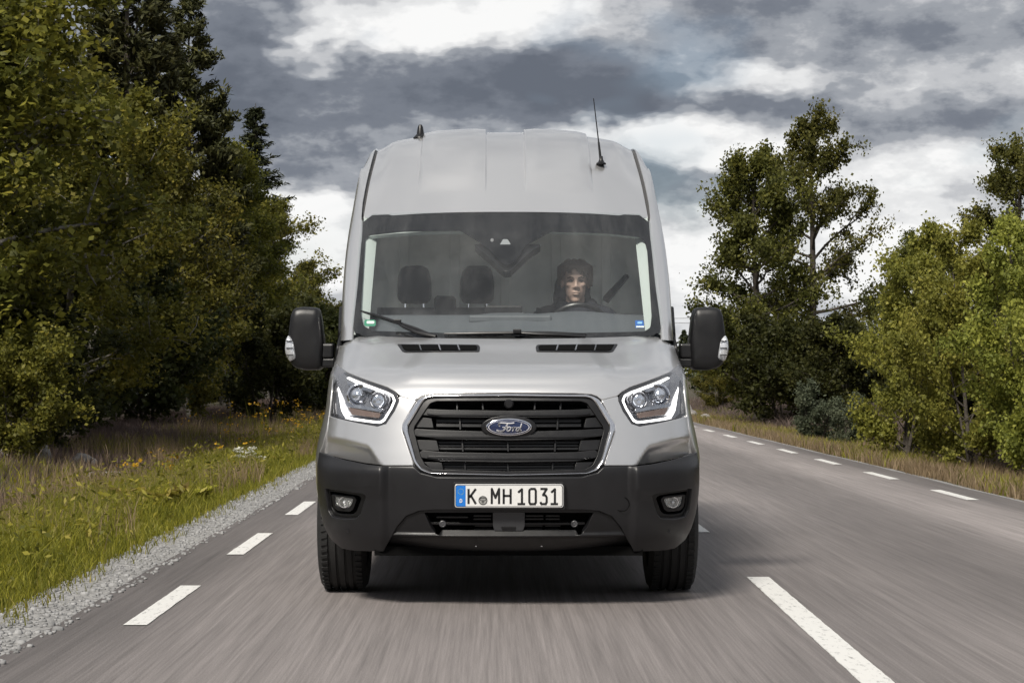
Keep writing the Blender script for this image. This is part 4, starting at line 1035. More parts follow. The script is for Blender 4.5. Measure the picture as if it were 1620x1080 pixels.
road = strip('road', -2.0, 4.76, 0, 0, .06, m_road)
strip('gravel_shoulder', -2.46, -1.96, -.045, -.012, .05, m_grav)
strip('gravel_shoulder', 4.70, 4.98, -.012, -.04, .05, m_grav)
# painted lines
def dash(name, x0, x1, y0, y1, me=None):
    n = max(6, int((y1-y0)/.09)); yy = np.linspace(y0, y1, n)
    if name == 'centre_line_dash': bend = np.interp(yy, [2, 7.6, 11.5, 15, 60], [-.10, -.033, .035, .05, .05])      # the middle line wanders a little
    else: bend = 0*yy
    r3 = np.random.default_rng(int(y0*100) % 9973)
    a = x0 + bend + r3.normal(0, .0010, n); c = x1 + bend + r3.normal(0, .0010, n); mb = MB()
    mb.grid(np.array([[(p, q, .0045), (r, q, .0045)] for p, r, q in zip(a, c, yy)]), True); mb.grid(np.array([[(p, q, .001), (p, q, .0045)] for p, q in zip(a, yy)])); mb.grid(np.array([[(r, q, .0045), (r, q, .001)] for r, q in zip(c, yy)]))
    o = mb.build(name, m_paint, road)
    if o.data.polygons[0].normal.z < 0: o.data.flip_normals()
    return o
y = 9.33 - 3.64*4
while y < 130:
    dash('edge_line_dash', -1.682, -1.575, y, y + 1.74); y += 3.64
y = 18.58 - 3.64*6
while y < 130:
    dash('edge_line_dash', 4.325, 4.430, y, y + 1.62); y += 3.64
y = 11.54 - 9.6
while y < 150:
    dash('centre_line_dash', 1.403, 1.527, y, y + 9.6); y += 12.86

# ------------------------------------------------------------------ vegetation
def leaf_mat(name, cols, rough=.55, transl=.45):
    m = bpy.data.materials.new(name); m.use_nodes = True; t = m.node_tree; t.nodes.clear()
    at_ = N(t, 'ShaderNodeAttribute'); at_.attribute_name = 'rnd'; oi = N(t, 'ShaderNodeObjectInfo')
    col = ramp_node(t, at_.outputs['Fac'], cols)
    hs = N(t, 'ShaderNodeHueSaturation'); link(t, col, hs.inputs['Color'])
    link(t, mmath(t, 'MULTIPLY_ADD', oi.outputs['Random'], .03, .485), hs.inputs['Hue']); link(t, mmath(t, 'MULTIPLY_ADD', oi.outputs['Random'], .30, .85), hs.inputs['Value'])
    pr = N(t, 'ShaderNodeBsdfPrincipled'); link(t, hs.outputs[0], pr.inputs['Base Color']); pr.inputs['Roughness'].default_value = rough; pr.inputs['Specular IOR Level'].default_value = .25
    tl = N(t, 'ShaderNodeBsdfTranslucent'); link(t, hs.outputs[0], tl.inputs[0])
    mx = N(t, 'ShaderNodeMixShader'); mx.inputs[0].default_value = transl; link(t, pr.outputs[0], mx.inputs[1]); link(t, tl.outputs[0], mx.inputs[2])
    o = N(t, 'ShaderNodeOutputMaterial'); link(t, mx.outputs[0], o.inputs[0]); return m
LM = {
 'olive': leaf_mat('leaf_olive', [(0, (.058, .064, .013)), (.5, (.125, .125, .022)), (.85, (.225, .205, .034)), (1, (.34, .28, .05))]),
 'aspen': leaf_mat('leaf_aspen', [(0, (.050, .058, .016)), (.5, (.100, .105, .024)), (.85, (.165, .160, .034)), (1, (.24, .21, .045))]),
 'yellow': leaf_mat('leaf_yellow_green', [(0, (.105, .118, .024)), (.4, (.20, .21, .040)), (.8, (.32, .315, .060)), (1, (.42, .385, .085))]),
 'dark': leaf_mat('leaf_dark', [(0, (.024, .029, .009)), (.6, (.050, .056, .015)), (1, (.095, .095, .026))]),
 'spruce': leaf_mat('needle_spruce', [(0, (.015, .020, .009)), (.6, (.030, .036, .014)), (1, (.055, .058, .018))], .6, .12),
 'pine': leaf_mat('needle_pine', [(0, (.028, .032, .012)), (.6, (.055, .058, .018)), (1, (.105, .098, .028))], .6, .12),
 'grey': leaf_mat('leaf_grey_green', [(0, (.06, .072, .045)), (.6, (.105, .118, .072)), (1, (.15, .16, .10))]),
 'grass': leaf_mat('grass_blade', [(0, (.070, .078, .012)), (.45, (.18, .18, .022)), (.8, (.33, .30, .038)), (1, (.42, .34, .12))]),
 'straw': leaf_mat('straw_blade', [(0, (.16, .12, .065)), (.5, (.30, .225, .135)), (.85, (.42, .32, .20)), (1, (.22, .21, .06))]),
 'heath': leaf_mat('heath_twig', [(0, (.075, .055, .046)), (.5, (.155, .115, .10)), (.85, (.23, .175, .155)), (1, (.15, .145, .06))]),
 'flower': leaf_mat('yellow_petal', [(0, (.45, .27, .02)), (1, (.70, .45, .03))]),
 'white': leaf_mat('white_petal', [(0, (.5, .5, .42)), (1, (.75, .74, .66))]),
}
BARK = mat('bark', (.065, .055, .045), .9, bump=(40, .8, .02), vary=(12, .4, .05))
PBARK = mat('pale_bark', (.16, .15, .13), .85, bump=(40, .6, .02), vary=(9, .5, .05))

def unit(v): return v/np.maximum(np.linalg.norm(v, axis=-1, keepdims=True), 1e-9)
def leaf_quads(cen, r_, L, W, up=.5, axis=None):
    n = len(cen); nrm = unit(r_.normal(0, 1, (n, 3)) + (0, 0, up)); ax = r_.normal(0, 1, (n, 3)) if axis is None else axis + r_.normal(0, .35, (n, 3))
    ax = unit(ax - nrm*(ax*nrm).sum(1, keepdims=True)); sd_ = np.cross(nrm, ax)
    k_ = r_.uniform(.5, 1.5, n); l = (L*k_)[:, None]; w = (W*k_*r_.uniform(.7, 1.25, n))[:, None]
    v = np.stack([cen - ax*l*.5, cen + sd_*w*.5 + nrm*w*.12, cen + ax*l*.5, cen - sd_*w*.5 + nrm*w*.12], 1)
    return v.reshape(-1, 3), np.arange(n*4).reshape(n, 4)
def limbs_mesh(name, limbs, n=6):
    mb = MB()
    for pts, rad in limbs: mb.tube(pts, rad, n, False)
    me = mesh(name, mb.v, mb.f, True); return me
def broadleaf(name, seed, H, base, R_, n_br, n_leaf, L, W, shape=(.35, 1.0, .85, .25), stems=1, spread=.16, droop=.0, upk=.5, bare=.35, elev=(25, 60)):
    r_ = np.random.default_rng(seed); limbs = []; tips = []; wts = []
    prof = pchip([0, .3, .65, 1.0], shape)
    for sidx in range(stems):
        a0 = r_.uniform(0, 2*math.pi); lean = (0 if stems == 1 else R_*.45)
        hh = H*(1 if sidx == 0 else r_.uniform(.65, .97))
        tp = []
        for q in np.linspace(0, 1, 9):
            off = lean*q**.8; tp.append(np.array((math.cos(a0)*off + .04*hh*.3*math.sin(q*5+seed+sidx), math.sin(a0)*off + .04*hh*.3*math.cos(q*4+seed*2+sidx), -.15 + (hh*.97+.15)*q)))
        tp[0][:2] *= .2
        r0 = .022*hh*(1 if stems == 1 else .6)
        limbs.append((tp, [max(.012, r0*(1-.88*q)) for q in np.linspace(0, 1, 9)]))
        tz_ = np.array(tp)
        nb = max(4, n_br//stems)
        for k in range(nb):
            q = base + (1-base)*((k + r_.uniform(0, 1))/nb)*.98; i = q*8; j = min(int(i), 7); p = tz_[j] + (tz_[j+1]-tz_[j])*(i-j)
            hq = (q-base)/(1-base); ln = R_*float(prof(hq))*r_.uniform(.6, 1.15)
            az = k*2.399 + r_.uniform(-.5, .5); el = R(r_.uniform(*elev)) * (.7+.6*hq)
            d = np.array((math.cos(az)*math.cos(el), math.sin(az)*math.cos(el), math.sin(el)))
            pts = [p + d*ln*u + np.array((0, 0, -droop*ln*u*u)) + r_.normal(0, .03*ln, 3)*u for u in np.linspace(0, 1, 5)]
            rb = max(.006, r0*.42*(1-.7*q)); limbs.append((pts, [rb*(1-.8*u) for u in np.linspace(0, 1, 5)]))
            for m_ in range(6):
                u = bare + (1-bare)*(m_+r_.uniform(.2, 1))/6; i2 = min(u, .999)*4; j2 = int(i2); pp = pts[j2] + (pts[j2+1]-pts[j2])*(i2-j2)
                d2 = unit(d + r_.normal(0, .75, 3) + (0, 0, .15)); l2 = ln*r_.uniform(.18, .42)
                e2 = pp + d2*l2; limbs.append(([pp, (pp+e2)/2 + r_.normal(0, .02, 3), e2], [rb*.4, rb*.28, rb*.12]))
                tips.append((pp, e2)); wts.append(r_.uniform(.3, 1.5))
            tips.append((pts[-2], pts[-1])); wts.append(1.2)
        tips.append((tz_[-2], tz_[-1])); wts.append(2.0)
    A = np.array([q[0] for q in tips]); B = np.array([q[1] for q in tips]); w = np.array(wts); w /= w.sum()
    idx = r_.choice(len(tips), n_leaf, p=w); u = r_.uniform(.15, 1.1, n_leaf)[:, None]
    tipv = r_.uniform(0, 1, len(tips))
    cen = A[idx]*(1-u) + B[idx]*u + r_.normal(0, spread, (n_leaf, 3))*(.5 + .6*tipv[idx][:, None])
    v, f = leaf_quads(cen, r_, L, W, upk)
    rn = np.clip(.55*tipv[idx] + .45*r_.uniform(0, 1, n_leaf), 0, 1)
    return limbs_mesh(name + '_trunk', limbs), fast_mesh(name + '_crown', v, f, 4, np.repeat(rn, 4))
def conifer(name, seed, H, R_, base=.06, pine=False, n_need=30000, whorl=.26):
    r_ = np.random.default_rng(seed); limbs = [([np.array((.0, 0, -.2)), np.array((.03, .02, H*.5)), np.array((0, 0, H))], [.016*H, .009*H, .006])]
    segs = []; z = H*base
    while z < H*.985:
        q = z/H; n = r_.integers(4, 7)
        for k in range(n):
            az = r_.uniform(0, 2*math.pi); ln = R_*((1-q)**(.62 if pine else .85))*r_.uniform(.55, 1.12) + .06
            el0 = R(r_.uniform(5, 35) if pine else (-8 + 40*q + r_.uniform(-10, 10)))
            d = np.array((math.cos(az)*math.cos(el0), math.sin(az)*math.cos(el0), math.sin(el0)))
            pts = [np.array((0, 0, z)) + d*ln*u + np.array((0, 0, (-.30*u*(1-u*.6) + .10*u*u)*ln if not pine else .12*ln*u*u)) for u in np.linspace(0, 1, 5)]
            limbs.append((pts, [max(.004, .012*ln*(1-.8*u)) for u in np.linspace(0, 1, 5)]))
            side = np.cross(d, (0, 0, 1)); side /= max(np.linalg.norm(side), 1e-6)
            nt_ = max(3, int(ln*7))
            for m_ in range(nt_):
                u = (.45 if pine else .12) + (.88 if not pine else .55)*(m_+r_.uniform(0, 1))/nt_; u = min(u, .99); i2 = u*4; j2 = int(i2); pp = pts[j2] + (pts[j2+1]-pts[j2])*(i2-j2)
                l2 = ln*(.38*(1-u)+.10)*r_.uniform(.6, 1.2) + .05
                for sg_ in (-1, 1):
                    e = pp + (d*.75 + side*sg_*.9 + np.array((0, 0, (-.25 if not pine else .35))) + r_.normal(0, .15, 3))*l2; segs.append((pp, e))
            segs.append((pts[-2], pts[-1]))
        z += whorl*r_.uniform(.7, 1.3)*(1 - .45*q)*(1.5 if pine else 1)
    A = np.array([q[0] for q in segs]); B = np.array([q[1] for q in segs]); ln = np.linalg.norm(B-A, axis=1); w = ln + .02; w /= w.sum()
    idx = r_.choice(len(segs), n_need, p=w); u = r_.uniform(0, 1.08, n_need)[:, None]
    cen = A[idx]*(1-u) + B[idx]*u + r_.normal(0, .03 if not pine else .06, (n_need, 3))
    v, f = leaf_quads(cen, r_, .15 if not pine else .17, .042 if not pine else .05, .6, unit(B-A)[idx]*1.0)
    tv = r_.uniform(0, 1, len(segs)); rn = np.clip(.6*tv[idx] + .4*r_.uniform(0, 1, n_need), 0, 1)
    return limbs_mesh(name + '_trunk', limbs, 5), fast_mesh(name + '_crown', v, f, 4, np.repeat(rn, 4))

PROTO = {
 'aspen_a': (*broadleaf('aspen_a', 11, 8.0, .14, 2.35, 40, 31000, .088, .064, (.85, 1.0, .80, .28), 1, .13, .05, .4, .30, (10, 50)), 'aspen', BARK),
 'aspen_b': (*broadleaf('aspen_b', 23, 7.0, .08, 2.2, 44, 42000, .088, .064, (.90, 1.0, .80, .3), 1, .15, .05, .4, .30, (10, 50)), 'aspen', BARK),
 'olive_a': (*broadleaf('olive_a', 31, 6.0, .06, 1.9, 52, 52000, .070, .048, (.8, 1.0, .8, .3), 2, .13, .05, .5, .22), 'olive', PBARK),
 'olive_b': (*broadleaf('olive_b', 47, 6.5, .10, 1.6, 56, 52000, .070, .048, (.7, 1.0, .8, .25), 1, .13, .15, .5, .18), 'olive', PBARK),
 'bush_yellow': (*broadleaf('bush_yellow', 53, 3.0, .04, 1.15, 40, 40000, .046, .032, (.8, 1.0, .75, .3), 3, .080, .0, .5, .35), 'yellow', BARK),
 'bush_dark': (*broadleaf('bush_dark', 61, 2.6, .03, 1.5, 40, 20000, .085, .06, (1.0, 1.0, .8, .4), 4, .12, .05, .5, .2), 'dark', BARK),
 'bush_grey': (*broadleaf('bush_grey', 67, 1.0, .03, .55, 26, 9000, .045, .022, (1.0, .9, .7, .4), 4, .05, 0, .3, .2, (35, 70)), 'grey', BARK),
 'spruce': (*conifer('spruce', 71, 10.0, 2.0, .05, False, 42000), 'spruce', BARK),
 'spruce_b': (*conifer('spruce_b', 73, 10.0, 1.7, .06, False, 36000), 'spruce', BARK),
 'pine': (*conifer('pine', 79, 10.0, 2.1, .22, True, 42000), 'pine', BARK),
}
def plant(kind, name, label, cat, X, Y, h, rot, group=None, wide=1.0, leaf=None):
    tm, cm, lm, bk = PROTO[kind]; H0 = {'aspen_a': 8.0, 'aspen_b': 7.0, 'olive_a': 6.0, 'olive_b': 6.5, 'bush_yellow': 3.0, 'bush_dark': 2.6, 'bush_grey': 1.0, 'spruce': 10, 'spruce_b': 10, 'pine': 10}[kind]
    k = h/H0; e = empty(name, (X, Y, float(ground_z(X, Y)) - .02)); e.rotation_euler = (0, 0, rot); e.scale = (k*wide, k*wide, k)
    lf = leaf or lm
    key = cm.name + lf
    if leaf and leaf != lm:
        c2 = cm.copy(); c2.materials.clear(); c2.materials.append(LM[leaf]); cm = c2
    add_obj('trunk', tm, bk, e); add_obj('crown', cm, LM[lf], e)
    tag(e, label, cat, group); return e
GL, GRR = 'roadside trees on the left', 'roadside trees on the right'
# left side, from the camera outwards
plant('olive_b', 'broadleaf_tree', 'olive broadleaf tree at the left edge of the picture, nearest on that side', 'tree', -6.6, 26.0, 7.6, .4, GL, 1.25)
plant('pine', 'pine_tree', 'dark pine rising behind the leftmost olive tree and cut off by the top edge', 'tree', -8.4, 34.0, 10.5, 1.1, GL, 1.05)
plant('olive_a', 'broadleaf_tree', 'bushy olive tree low on the left, in front of the tall pines', 'tree', -6.4, 31.0, 5.6, 2.2, GL, 1.15)
plant('pine', 'pine_tree', 'tall dark pine with its top cut off, left of the leaning skyline', 'tree', -8.0, 45.0, 11.3, 2.9, GL, 1.0)
plant('pine', 'pine_tree', 'dark pine standing highest at the right end of the left pines', 'tree', -7.7, 52.0, 10.6, 4.4, GL, .92)
plant('olive_a', 'broadleaf_tree', 'sunlit yellow-olive tree in the middle of the left tree line', 'tree', -6.3, 43.0, 5.9, 5.0, GL, 1.05)
plant('olive_b', 'broadleaf_tree', 'olive birch-like tree just left of the small pointed spruce', 'tree', -7.1, 55.0, 7.2, 1.9, GL, 1.15)
plant('spruce_b', 'spruce_tree', 'small pointed dark spruce top above the left tree line', 'tree', -9.0, 78.0, 11.3, .7, GL, 1.55)
plant('olive_a', 'broadleaf_tree', 'olive tree below and right of the pointed spruce', 'tree', -7.6, 70.0, 7.4, 3.6, GL, 1.1)
plant('olive_b', 'broadleaf_tree', 'smaller olive tree ending the left tree line above the van mirror', 'tree', -7.5, 84.0, 5.6, 4.1, GL, 1.05, 'aspen')
plant('aspen_b', 'broadleaf_tree', 'far thin tree peeping out beside the left van mirror', 'tree', -8.0, 108.0, 4.6, 2.0, GL, 1.1)
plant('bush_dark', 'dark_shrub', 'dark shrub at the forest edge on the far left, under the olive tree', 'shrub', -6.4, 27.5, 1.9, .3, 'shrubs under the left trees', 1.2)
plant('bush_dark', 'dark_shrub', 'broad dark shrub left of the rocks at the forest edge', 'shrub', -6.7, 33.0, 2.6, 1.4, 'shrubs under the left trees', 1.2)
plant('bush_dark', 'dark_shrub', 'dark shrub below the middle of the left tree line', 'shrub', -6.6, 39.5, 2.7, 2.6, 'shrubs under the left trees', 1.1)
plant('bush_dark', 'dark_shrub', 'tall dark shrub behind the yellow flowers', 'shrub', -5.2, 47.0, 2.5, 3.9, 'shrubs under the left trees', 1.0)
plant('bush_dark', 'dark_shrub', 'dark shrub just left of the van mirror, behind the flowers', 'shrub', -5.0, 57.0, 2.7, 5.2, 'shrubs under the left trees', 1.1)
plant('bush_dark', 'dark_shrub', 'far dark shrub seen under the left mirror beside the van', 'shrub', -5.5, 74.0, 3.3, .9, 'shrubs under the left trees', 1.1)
plant('bush_dark', 'dark_shrub', 'olive shrub at the left picture edge above the grass', 'shrub', -5.6, 24.0, 1.35, 4.8, 'shrubs under the left trees', 1.0, 'olive')
# right side
plant('aspen_a', 'aspen_tree', 'tall open aspen on the right with sky showing between its branches', 'tree', 8.45, 54.0, 7.9, .6, GRR, .86)
plant('aspen_b', 'aspen_tree', 'rounder aspen left of the tallest one, right above the van mirror', 'tree', 6.6, 51.0, 6.7, 2.4, GRR, .95)
plant('aspen_a', 'aspen_tree', 'dark aspen at the right edge behind the yellow-green bushes', 'tree', 10.2, 39.5, 5.4, 3.3, GRR, 1.0)
plant('aspen_b', 'aspen_tree', 'half-hidden aspen between the tall aspen and the right edge', 'tree', 9.2, 44.0, 3.9, 4.0, GRR, 1.0)
plant('bush_dark', 'dark_shrub', 'dark shrub at the foot of the two tall aspens', 'shrub', 6.9, 48.5, 2.3, .2, 'shrubs on the right', 1.05)
plant('bush_dark', 'dark_shrub', 'dark shrub under the tallest aspen, right of its trunk', 'shrub', 8.2, 47.0, 2.1, 1.7, 'shrubs on the right', 1.1)
plant('bush_yellow', 'leafy_shrub', 'low yellow-green shrub under the right van mirror, beside the stones', 'shrub', 7.3, 66.0, 2.0, 1.2, 'shrubs on the right', 1.2, 'olive')
plant('bush_yellow', 'leafy_shrub', 'far olive shrub between the van and the right mirror', 'shrub', 6.5, 84.0, 2.6, 2.2, 'shrubs on the right', 1.3, 'olive')
plant('bush_grey', 'grey_green_shrub', 'small grey-green shrub on the verge in front of the aspens', 'shrub', 5.95, 37.5, 1.05, .8, 'shrubs on the right', 1.1)
plant('bush_grey', 'grey_green_shrub', 'second grey-green shrub, right of the first and touching the yellow birch', 'shrub', 6.15, 35.2, .85, 2.8, 'shrubs on the right', 1.1)
GB = 'yellow-green birch saplings on the right verge'
plant('bush_yellow', 'birch_sapling', 'leftmost yellow-green birch sapling, right of the tall aspens', 'sapling', 6.05, 30.0, 3.5, .5, GB, .85)
plant('bush_yellow', 'birch_sapling', 'yellow-green birch sapling second from the left on the right verge', 'sapling', 6.35, 26.8, 3.3, 2.1, GB, .85)
plant('bush_yellow', 'birch_sapling', 'yellow-green birch sapling third along the right verge, before the picture edge', 'sapling', 6.55, 24.6, 3.15, 3.7, GB, .85)
plant('bush_yellow', 'birch_sapling', 'yellow-green birch sapling cut by the right picture edge', 'sapling', 6.75, 22.8, 3.3, 5.3, GB, .85)
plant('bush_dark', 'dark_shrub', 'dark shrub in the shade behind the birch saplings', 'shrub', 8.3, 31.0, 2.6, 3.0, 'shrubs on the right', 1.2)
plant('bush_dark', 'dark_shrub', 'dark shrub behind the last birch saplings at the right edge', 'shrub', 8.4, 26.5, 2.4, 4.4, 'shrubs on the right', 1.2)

# the wood behind both tree lines and behind the camera: one mass
wr_ = np.random.default_rng(5); wv, wf, wa_, wt = [], [], [], MB(); base = 0
def wood(X, Y, h, r):
    global base
    n = 2600; q = wr_.uniform(0.03, 1, n)**.85; rad = r*((1-q)**.75*(.75+.35*np.sin(q*60 + X))+.04)*np.sqrt(wr_.uniform(.1, 1, n)); az = wr_.uniform(0, 2*math.pi, n)
    cen = np.stack([X + np.cos(az)*rad, Y + np.sin(az)*rad, float(ground_z(X, Y)) + q*h - rad*.25], 1)
    v, f = leaf_quads(cen, wr_, .34, .16, .5); wv.append(v); wf.append(f + base); base += len(v); wa_.append(np.repeat(wr_.uniform(0, 1, n), 4))
for Y in np.arange(22, 150, 3.4):
    for X in (-10.8, -14.5, -19):
        h = wr_.uniform(5.5, 8.0) if X > -14 else wr_.uniform(6.5, 9.5)
        if Y > 62: h *= .72
        if Y > 95: h *= .62
        wood(X + wr_.uniform(-1, 1), Y + wr_.uniform(-1.5, 1.5), h, wr_.uniform(1.3, 1.9))
for Y in np.arange(24, 130, 4.2):
    for X in (13.5, 18):
        wood(X + wr_.uniform(-1, 1), Y + wr_.uniform(-1.5, 1.5), wr_.uniform(2.2, 3.2), wr_.uniform(1.2, 1.7))
for Y in np.arange(-46, 14, 4.5):
    wood(-18 + wr_.uniform(-1, 1), Y, wr_.uniform(4, 6), 1.7); wood(19 + wr_.uniform(-1, 1), Y, wr_.uniform(4, 6), 1.7)
for X in np.arange(-80, 90, 2.6):
    wood(X, 262 + wr_.uniform(-8, 8), wr_.uniform(5, 9), 2.6)
wo_ = add_obj('woodland', fast_mesh('woodland', np.concatenate(wv), np.concatenate(wf), 4, np.concatenate(wa_)), LM['spruce'])
tag(wo_, 'dark mass of woodland behind the roadside trees', 'woodland', kind='stuff')

# ---- ground cover
def blades(n, xs, ys, h, wdt, r_, lean=.35, zoff=-.02, tuft=6):
    """grass blades as narrow bent quads+tri, in tufts"""
    k = n//tuft; bx_ = np.repeat(xs[:k], tuft) + r_.normal(0, .035, k*tuft); by_ = np.repeat(ys[:k], tuft) + r_.normal(0, .035, k*tuft); m_ = k*tuft
    z = ground_z(bx_, by_) + zoff; hh = (h if np.isscalar(h) else np.repeat(h[:k], tuft))*r_.uniform(.5, 1.25, m_)
    az = r_.uniform(0, 2*math.pi, m_); ld = np.stack([np.cos(az), np.sin(az)], 1)*(lean*r_.uniform(.1, 1.3, m_)*hh)[:, None]; a2 = r_.uniform(0, math.pi, m_)
    sw_ = np.stack([np.cos(a2), np.sin(a2)], 1)*wdt*.5*r_.uniform(.7, 1.4, m_)[:, None]
    b0 = np.stack([bx_-sw_[:, 0], by_-sw_[:, 1], z], 1); b1 = np.stack([bx_+sw_[:, 0], by_+sw_[:, 1], z], 1)
    md = np.stack([bx_+ld[:, 0]*.35, by_+ld[:, 1]*.35, z+hh*.6], 1); tp = np.stack([bx_+ld[:, 0], by_+ld[:, 1], z+hh], 1)
    m0 = md - np.concatenate([sw_*.8, np.zeros((m_, 1))], 1); m1 = md + np.concatenate([sw_*.8, np.zeros((m_, 1))], 1)
    v = np.stack([b0, b1, m1, m0, tp, tp], 1)[:, :5].reshape(-1, 3); i = np.arange(m_)[:, None]*5
    f = np.concatenate([i + [0, 1, 2], i + [0, 2, 3], i + [3, 2, 4]]); rn = np.clip(np.repeat(r_.uniform(0, 1, k), tuft)*.5 + r_.uniform(0, 1, m_)*.5, 0, 1)
    return v, f, np.repeat(rn, 5)
def cover(name, mats, n, xr, yr, h, wdt, label, cat, seed, bias=1.0, lean=.35, keep=None, hvar=None):
    r_ = np.random.default_rng(seed); xs = r_.uniform(*xr, n); ys = yr[0] + (yr[1]-yr[0])*r_.uniform(0, 1, n)**bias
    if keep is not None:
        k = keep(xs, ys, r_); xs, ys = xs[k], ys[k]
    hh = h*np.ones(len(xs)) if hvar is None else h*hvar(xs, ys)
    v, f, rn = blades(len(xs)*6, xs, ys, hh, wdt, r_, lean); o = add_obj(name, fast_mesh(name, v, f, 3, rn), LM[mats]); tag(o, label, cat, kind='stuff'); return o
patchy = lambda s, lo: (lambda x, y, r_: (np.sin(x*2.3+s)+np.sin(y*.9+s*1.7)+.8*np.sin(x*1.1-y*.6+s)+r_.normal(0, .6, len(x))) > lo)
cover('grass', 'grass', 19000, (-3.75, -2.44), (6, 60), .24, .007, 'yellow-green grass along the left gravel edge', 'grass', 1, 1.8, .6, None, lambda x, y: .45 + .75*sstep(-2.5, -3.0, x))
cover('grass', 'grass', 7000, (-6.4, -3.3), (9, 70), .22, .009, 'patchy green grass between the gravel and the left trees', 'grass', 2, 1.5, .5, patchy(.4, .5))
cover('heath', 'heath', 16000, (-7.5, -3.2), (9, 75), .20, .009, 'brown heath and dry stalks in front of the left trees', 'heath', 3, 1.5, .8, patchy(2.6, -1.2))
cover('dry_grass', 'straw', 7500, (-5.6, -2.5), (7, 60), .32, .006, 'pale dry stalks standing in the left verge', 'grass', 4, 1.5, .35, patchy(4.1, -.2))
cover('dry_grass', 'straw', 12000, (4.98, 6.4), (14, 85), .18, .008, 'straw-coloured grass on the right verge', 'grass', 5, 1.2, .5)
cover('grass', 'grass', 6000, (5.02, 7.5), (14, 85), .20, .013, 'green tufts in the straw grass of the right verge', 'grass', 6, 1.3, .5, patchy(1.1, .2))
cover('undergrowth', 'heath', 5000, (6.3, 10), (16, 80), .25, .014, 'brown undergrowth below the right bushes', 'undergrowth', 8, 1.2, .7)
pr_ = np.random.default_rng(31); npb = 5200; pbx = pr_.uniform(-2.47, -1.93, npb); pby = 5 + 40*pr_.uniform(0, 1, npb)**1.6; cube = np.array([(-1,-1,-.6),(1,-1,-.5),(1,1,-.6),(-1,1,-.5),(-.7,-.6,.6),(.6,-.7,.5),(.7,.6,.6),(-.6,.7,.5)], float)
psz = pr_.uniform(.004, .013, npb)*np.where(pr_.uniform(0, 1, npb) < .06, 1.8, 1); pth = pr_.uniform(0, 6.28, npb); pv = cube[None]*psz[:, None, None]*pr_.uniform(.7, 1.3, (npb, 1, 3)) + pr_.normal(0, .0012, (npb, 8, 3))
pv = np.stack([pv[..., 0]*np.cos(pth)[:, None] - pv[..., 1]*np.sin(pth)[:, None] + pbx[:, None], pv[..., 0]*np.sin(pth)[:, None] + pv[..., 1]*np.cos(pth)[:, None] + pby[:, None], pv[..., 2] + (-.045 + (pbx + 2.46)/.5*.033 + .004)[:, None] + np.where(pbx > -1.985, .012, 0)[:, None]], -1)
pf = (np.array([(0,3,2,1),(4,5,6,7),(0,1,5,4),(1,2,6,5),(2,3,7,6),(3,0,4,7)])[None] + np.arange(npb)[:, None, None]*8).reshape(-1, 4)
peb = add_obj('pebbles', fast_mesh('pebbles', pv.reshape(-1, 3), pf, 4), mat('pebble_grey', (.25, .25, .25), .9, vary=(9, .5, .05))); tag(peb, 'loose grey pebbles on the left gravel shoulder', 'gravel', kind='stuff')
cover('creeping_grass', 'grass', 900, (-2.50, -2.20), (6, 45), .11, .006, 'small grass tufts creeping over the left gravel', 'grass', 12, 1.6, .8, lambda x, y, r_: r_.uniform(0, 1, len(x)) < (-2.18 - x)/.32)
# broad-leaved weeds in the left verge
r_ = np.random.default_rng(9); n = 1500; xs = r_.uniform(-4.2, -2.62, n); ys = 8 + 52*r_.uniform(0, 1, n)**1.5; hs_ = r_.uniform(.12, .42, n)
cen = []; 
for x, y_, h in zip(xs, ys, hs_):
    m_ = 14; q = r_.uniform(.15, 1, m_); cen.append(np.stack([x + r_.normal(0, .05+.05*h, m_), y_ + r_.normal(0, .06, m_), ground_z(x, y_) + q*h], 1))
cen = np.concatenate(cen); v, f = leaf_quads(cen, r_, .055, .022, .8); wd = add_obj('weeds', fast_mesh('weeds', v, f, 4, r_.uniform(.1, .9, len(v)//4).repeat(4)), LM['grass']); tag(wd, 'leafy weeds among the grass of the left verge', 'weeds', kind='stuff')
# yellow flower heads on stalks, most of them by the van mirror
xs = np.concatenate([r_.uniform(-4.6, -3.0, 46), r_.uniform(-3.9, -2.9, 9)]); ys = np.concatenate([r_.uniform(28, 46, 46), r_.uniform(19, 28, 9)]); cen = []
stx, sty = xs, ys; hh = r_.uniform(.35, .75, len(xs)); hh[46:] *= .6
for x, y_, h in zip(xs, ys, hh):
    m_ = 9; cen.append(np.stack([x + r_.normal(0, .045, m_), y_ + r_.normal(0, .045, m_), ground_z(x, y_) + h + r_.normal(0, .025, m_)], 1))
cen = np.concatenate(cen); v, f = leaf_quads(cen, r_, .035, .03, 1.2); fl_ = add_obj('yellow_flowers', fast_mesh('yellow_flowers', v, f, 4, r_.uniform(0, 1, len(v)//4).repeat(4)), LM['flower']); tag(fl_, 'yellow flower heads along the left verge beside the van', 'flowers', kind='stuff')
v, f, rn = blades(len(xs)*6, xs, ys, hh, .010, r_, .12); so = add_obj('flower_stalks', fast_mesh('flower_stalks', v, f, 3, rn*.7), LM['grass']); tag(so, 'green stalks carrying the yellow flowers', 'stalks', kind='stuff')
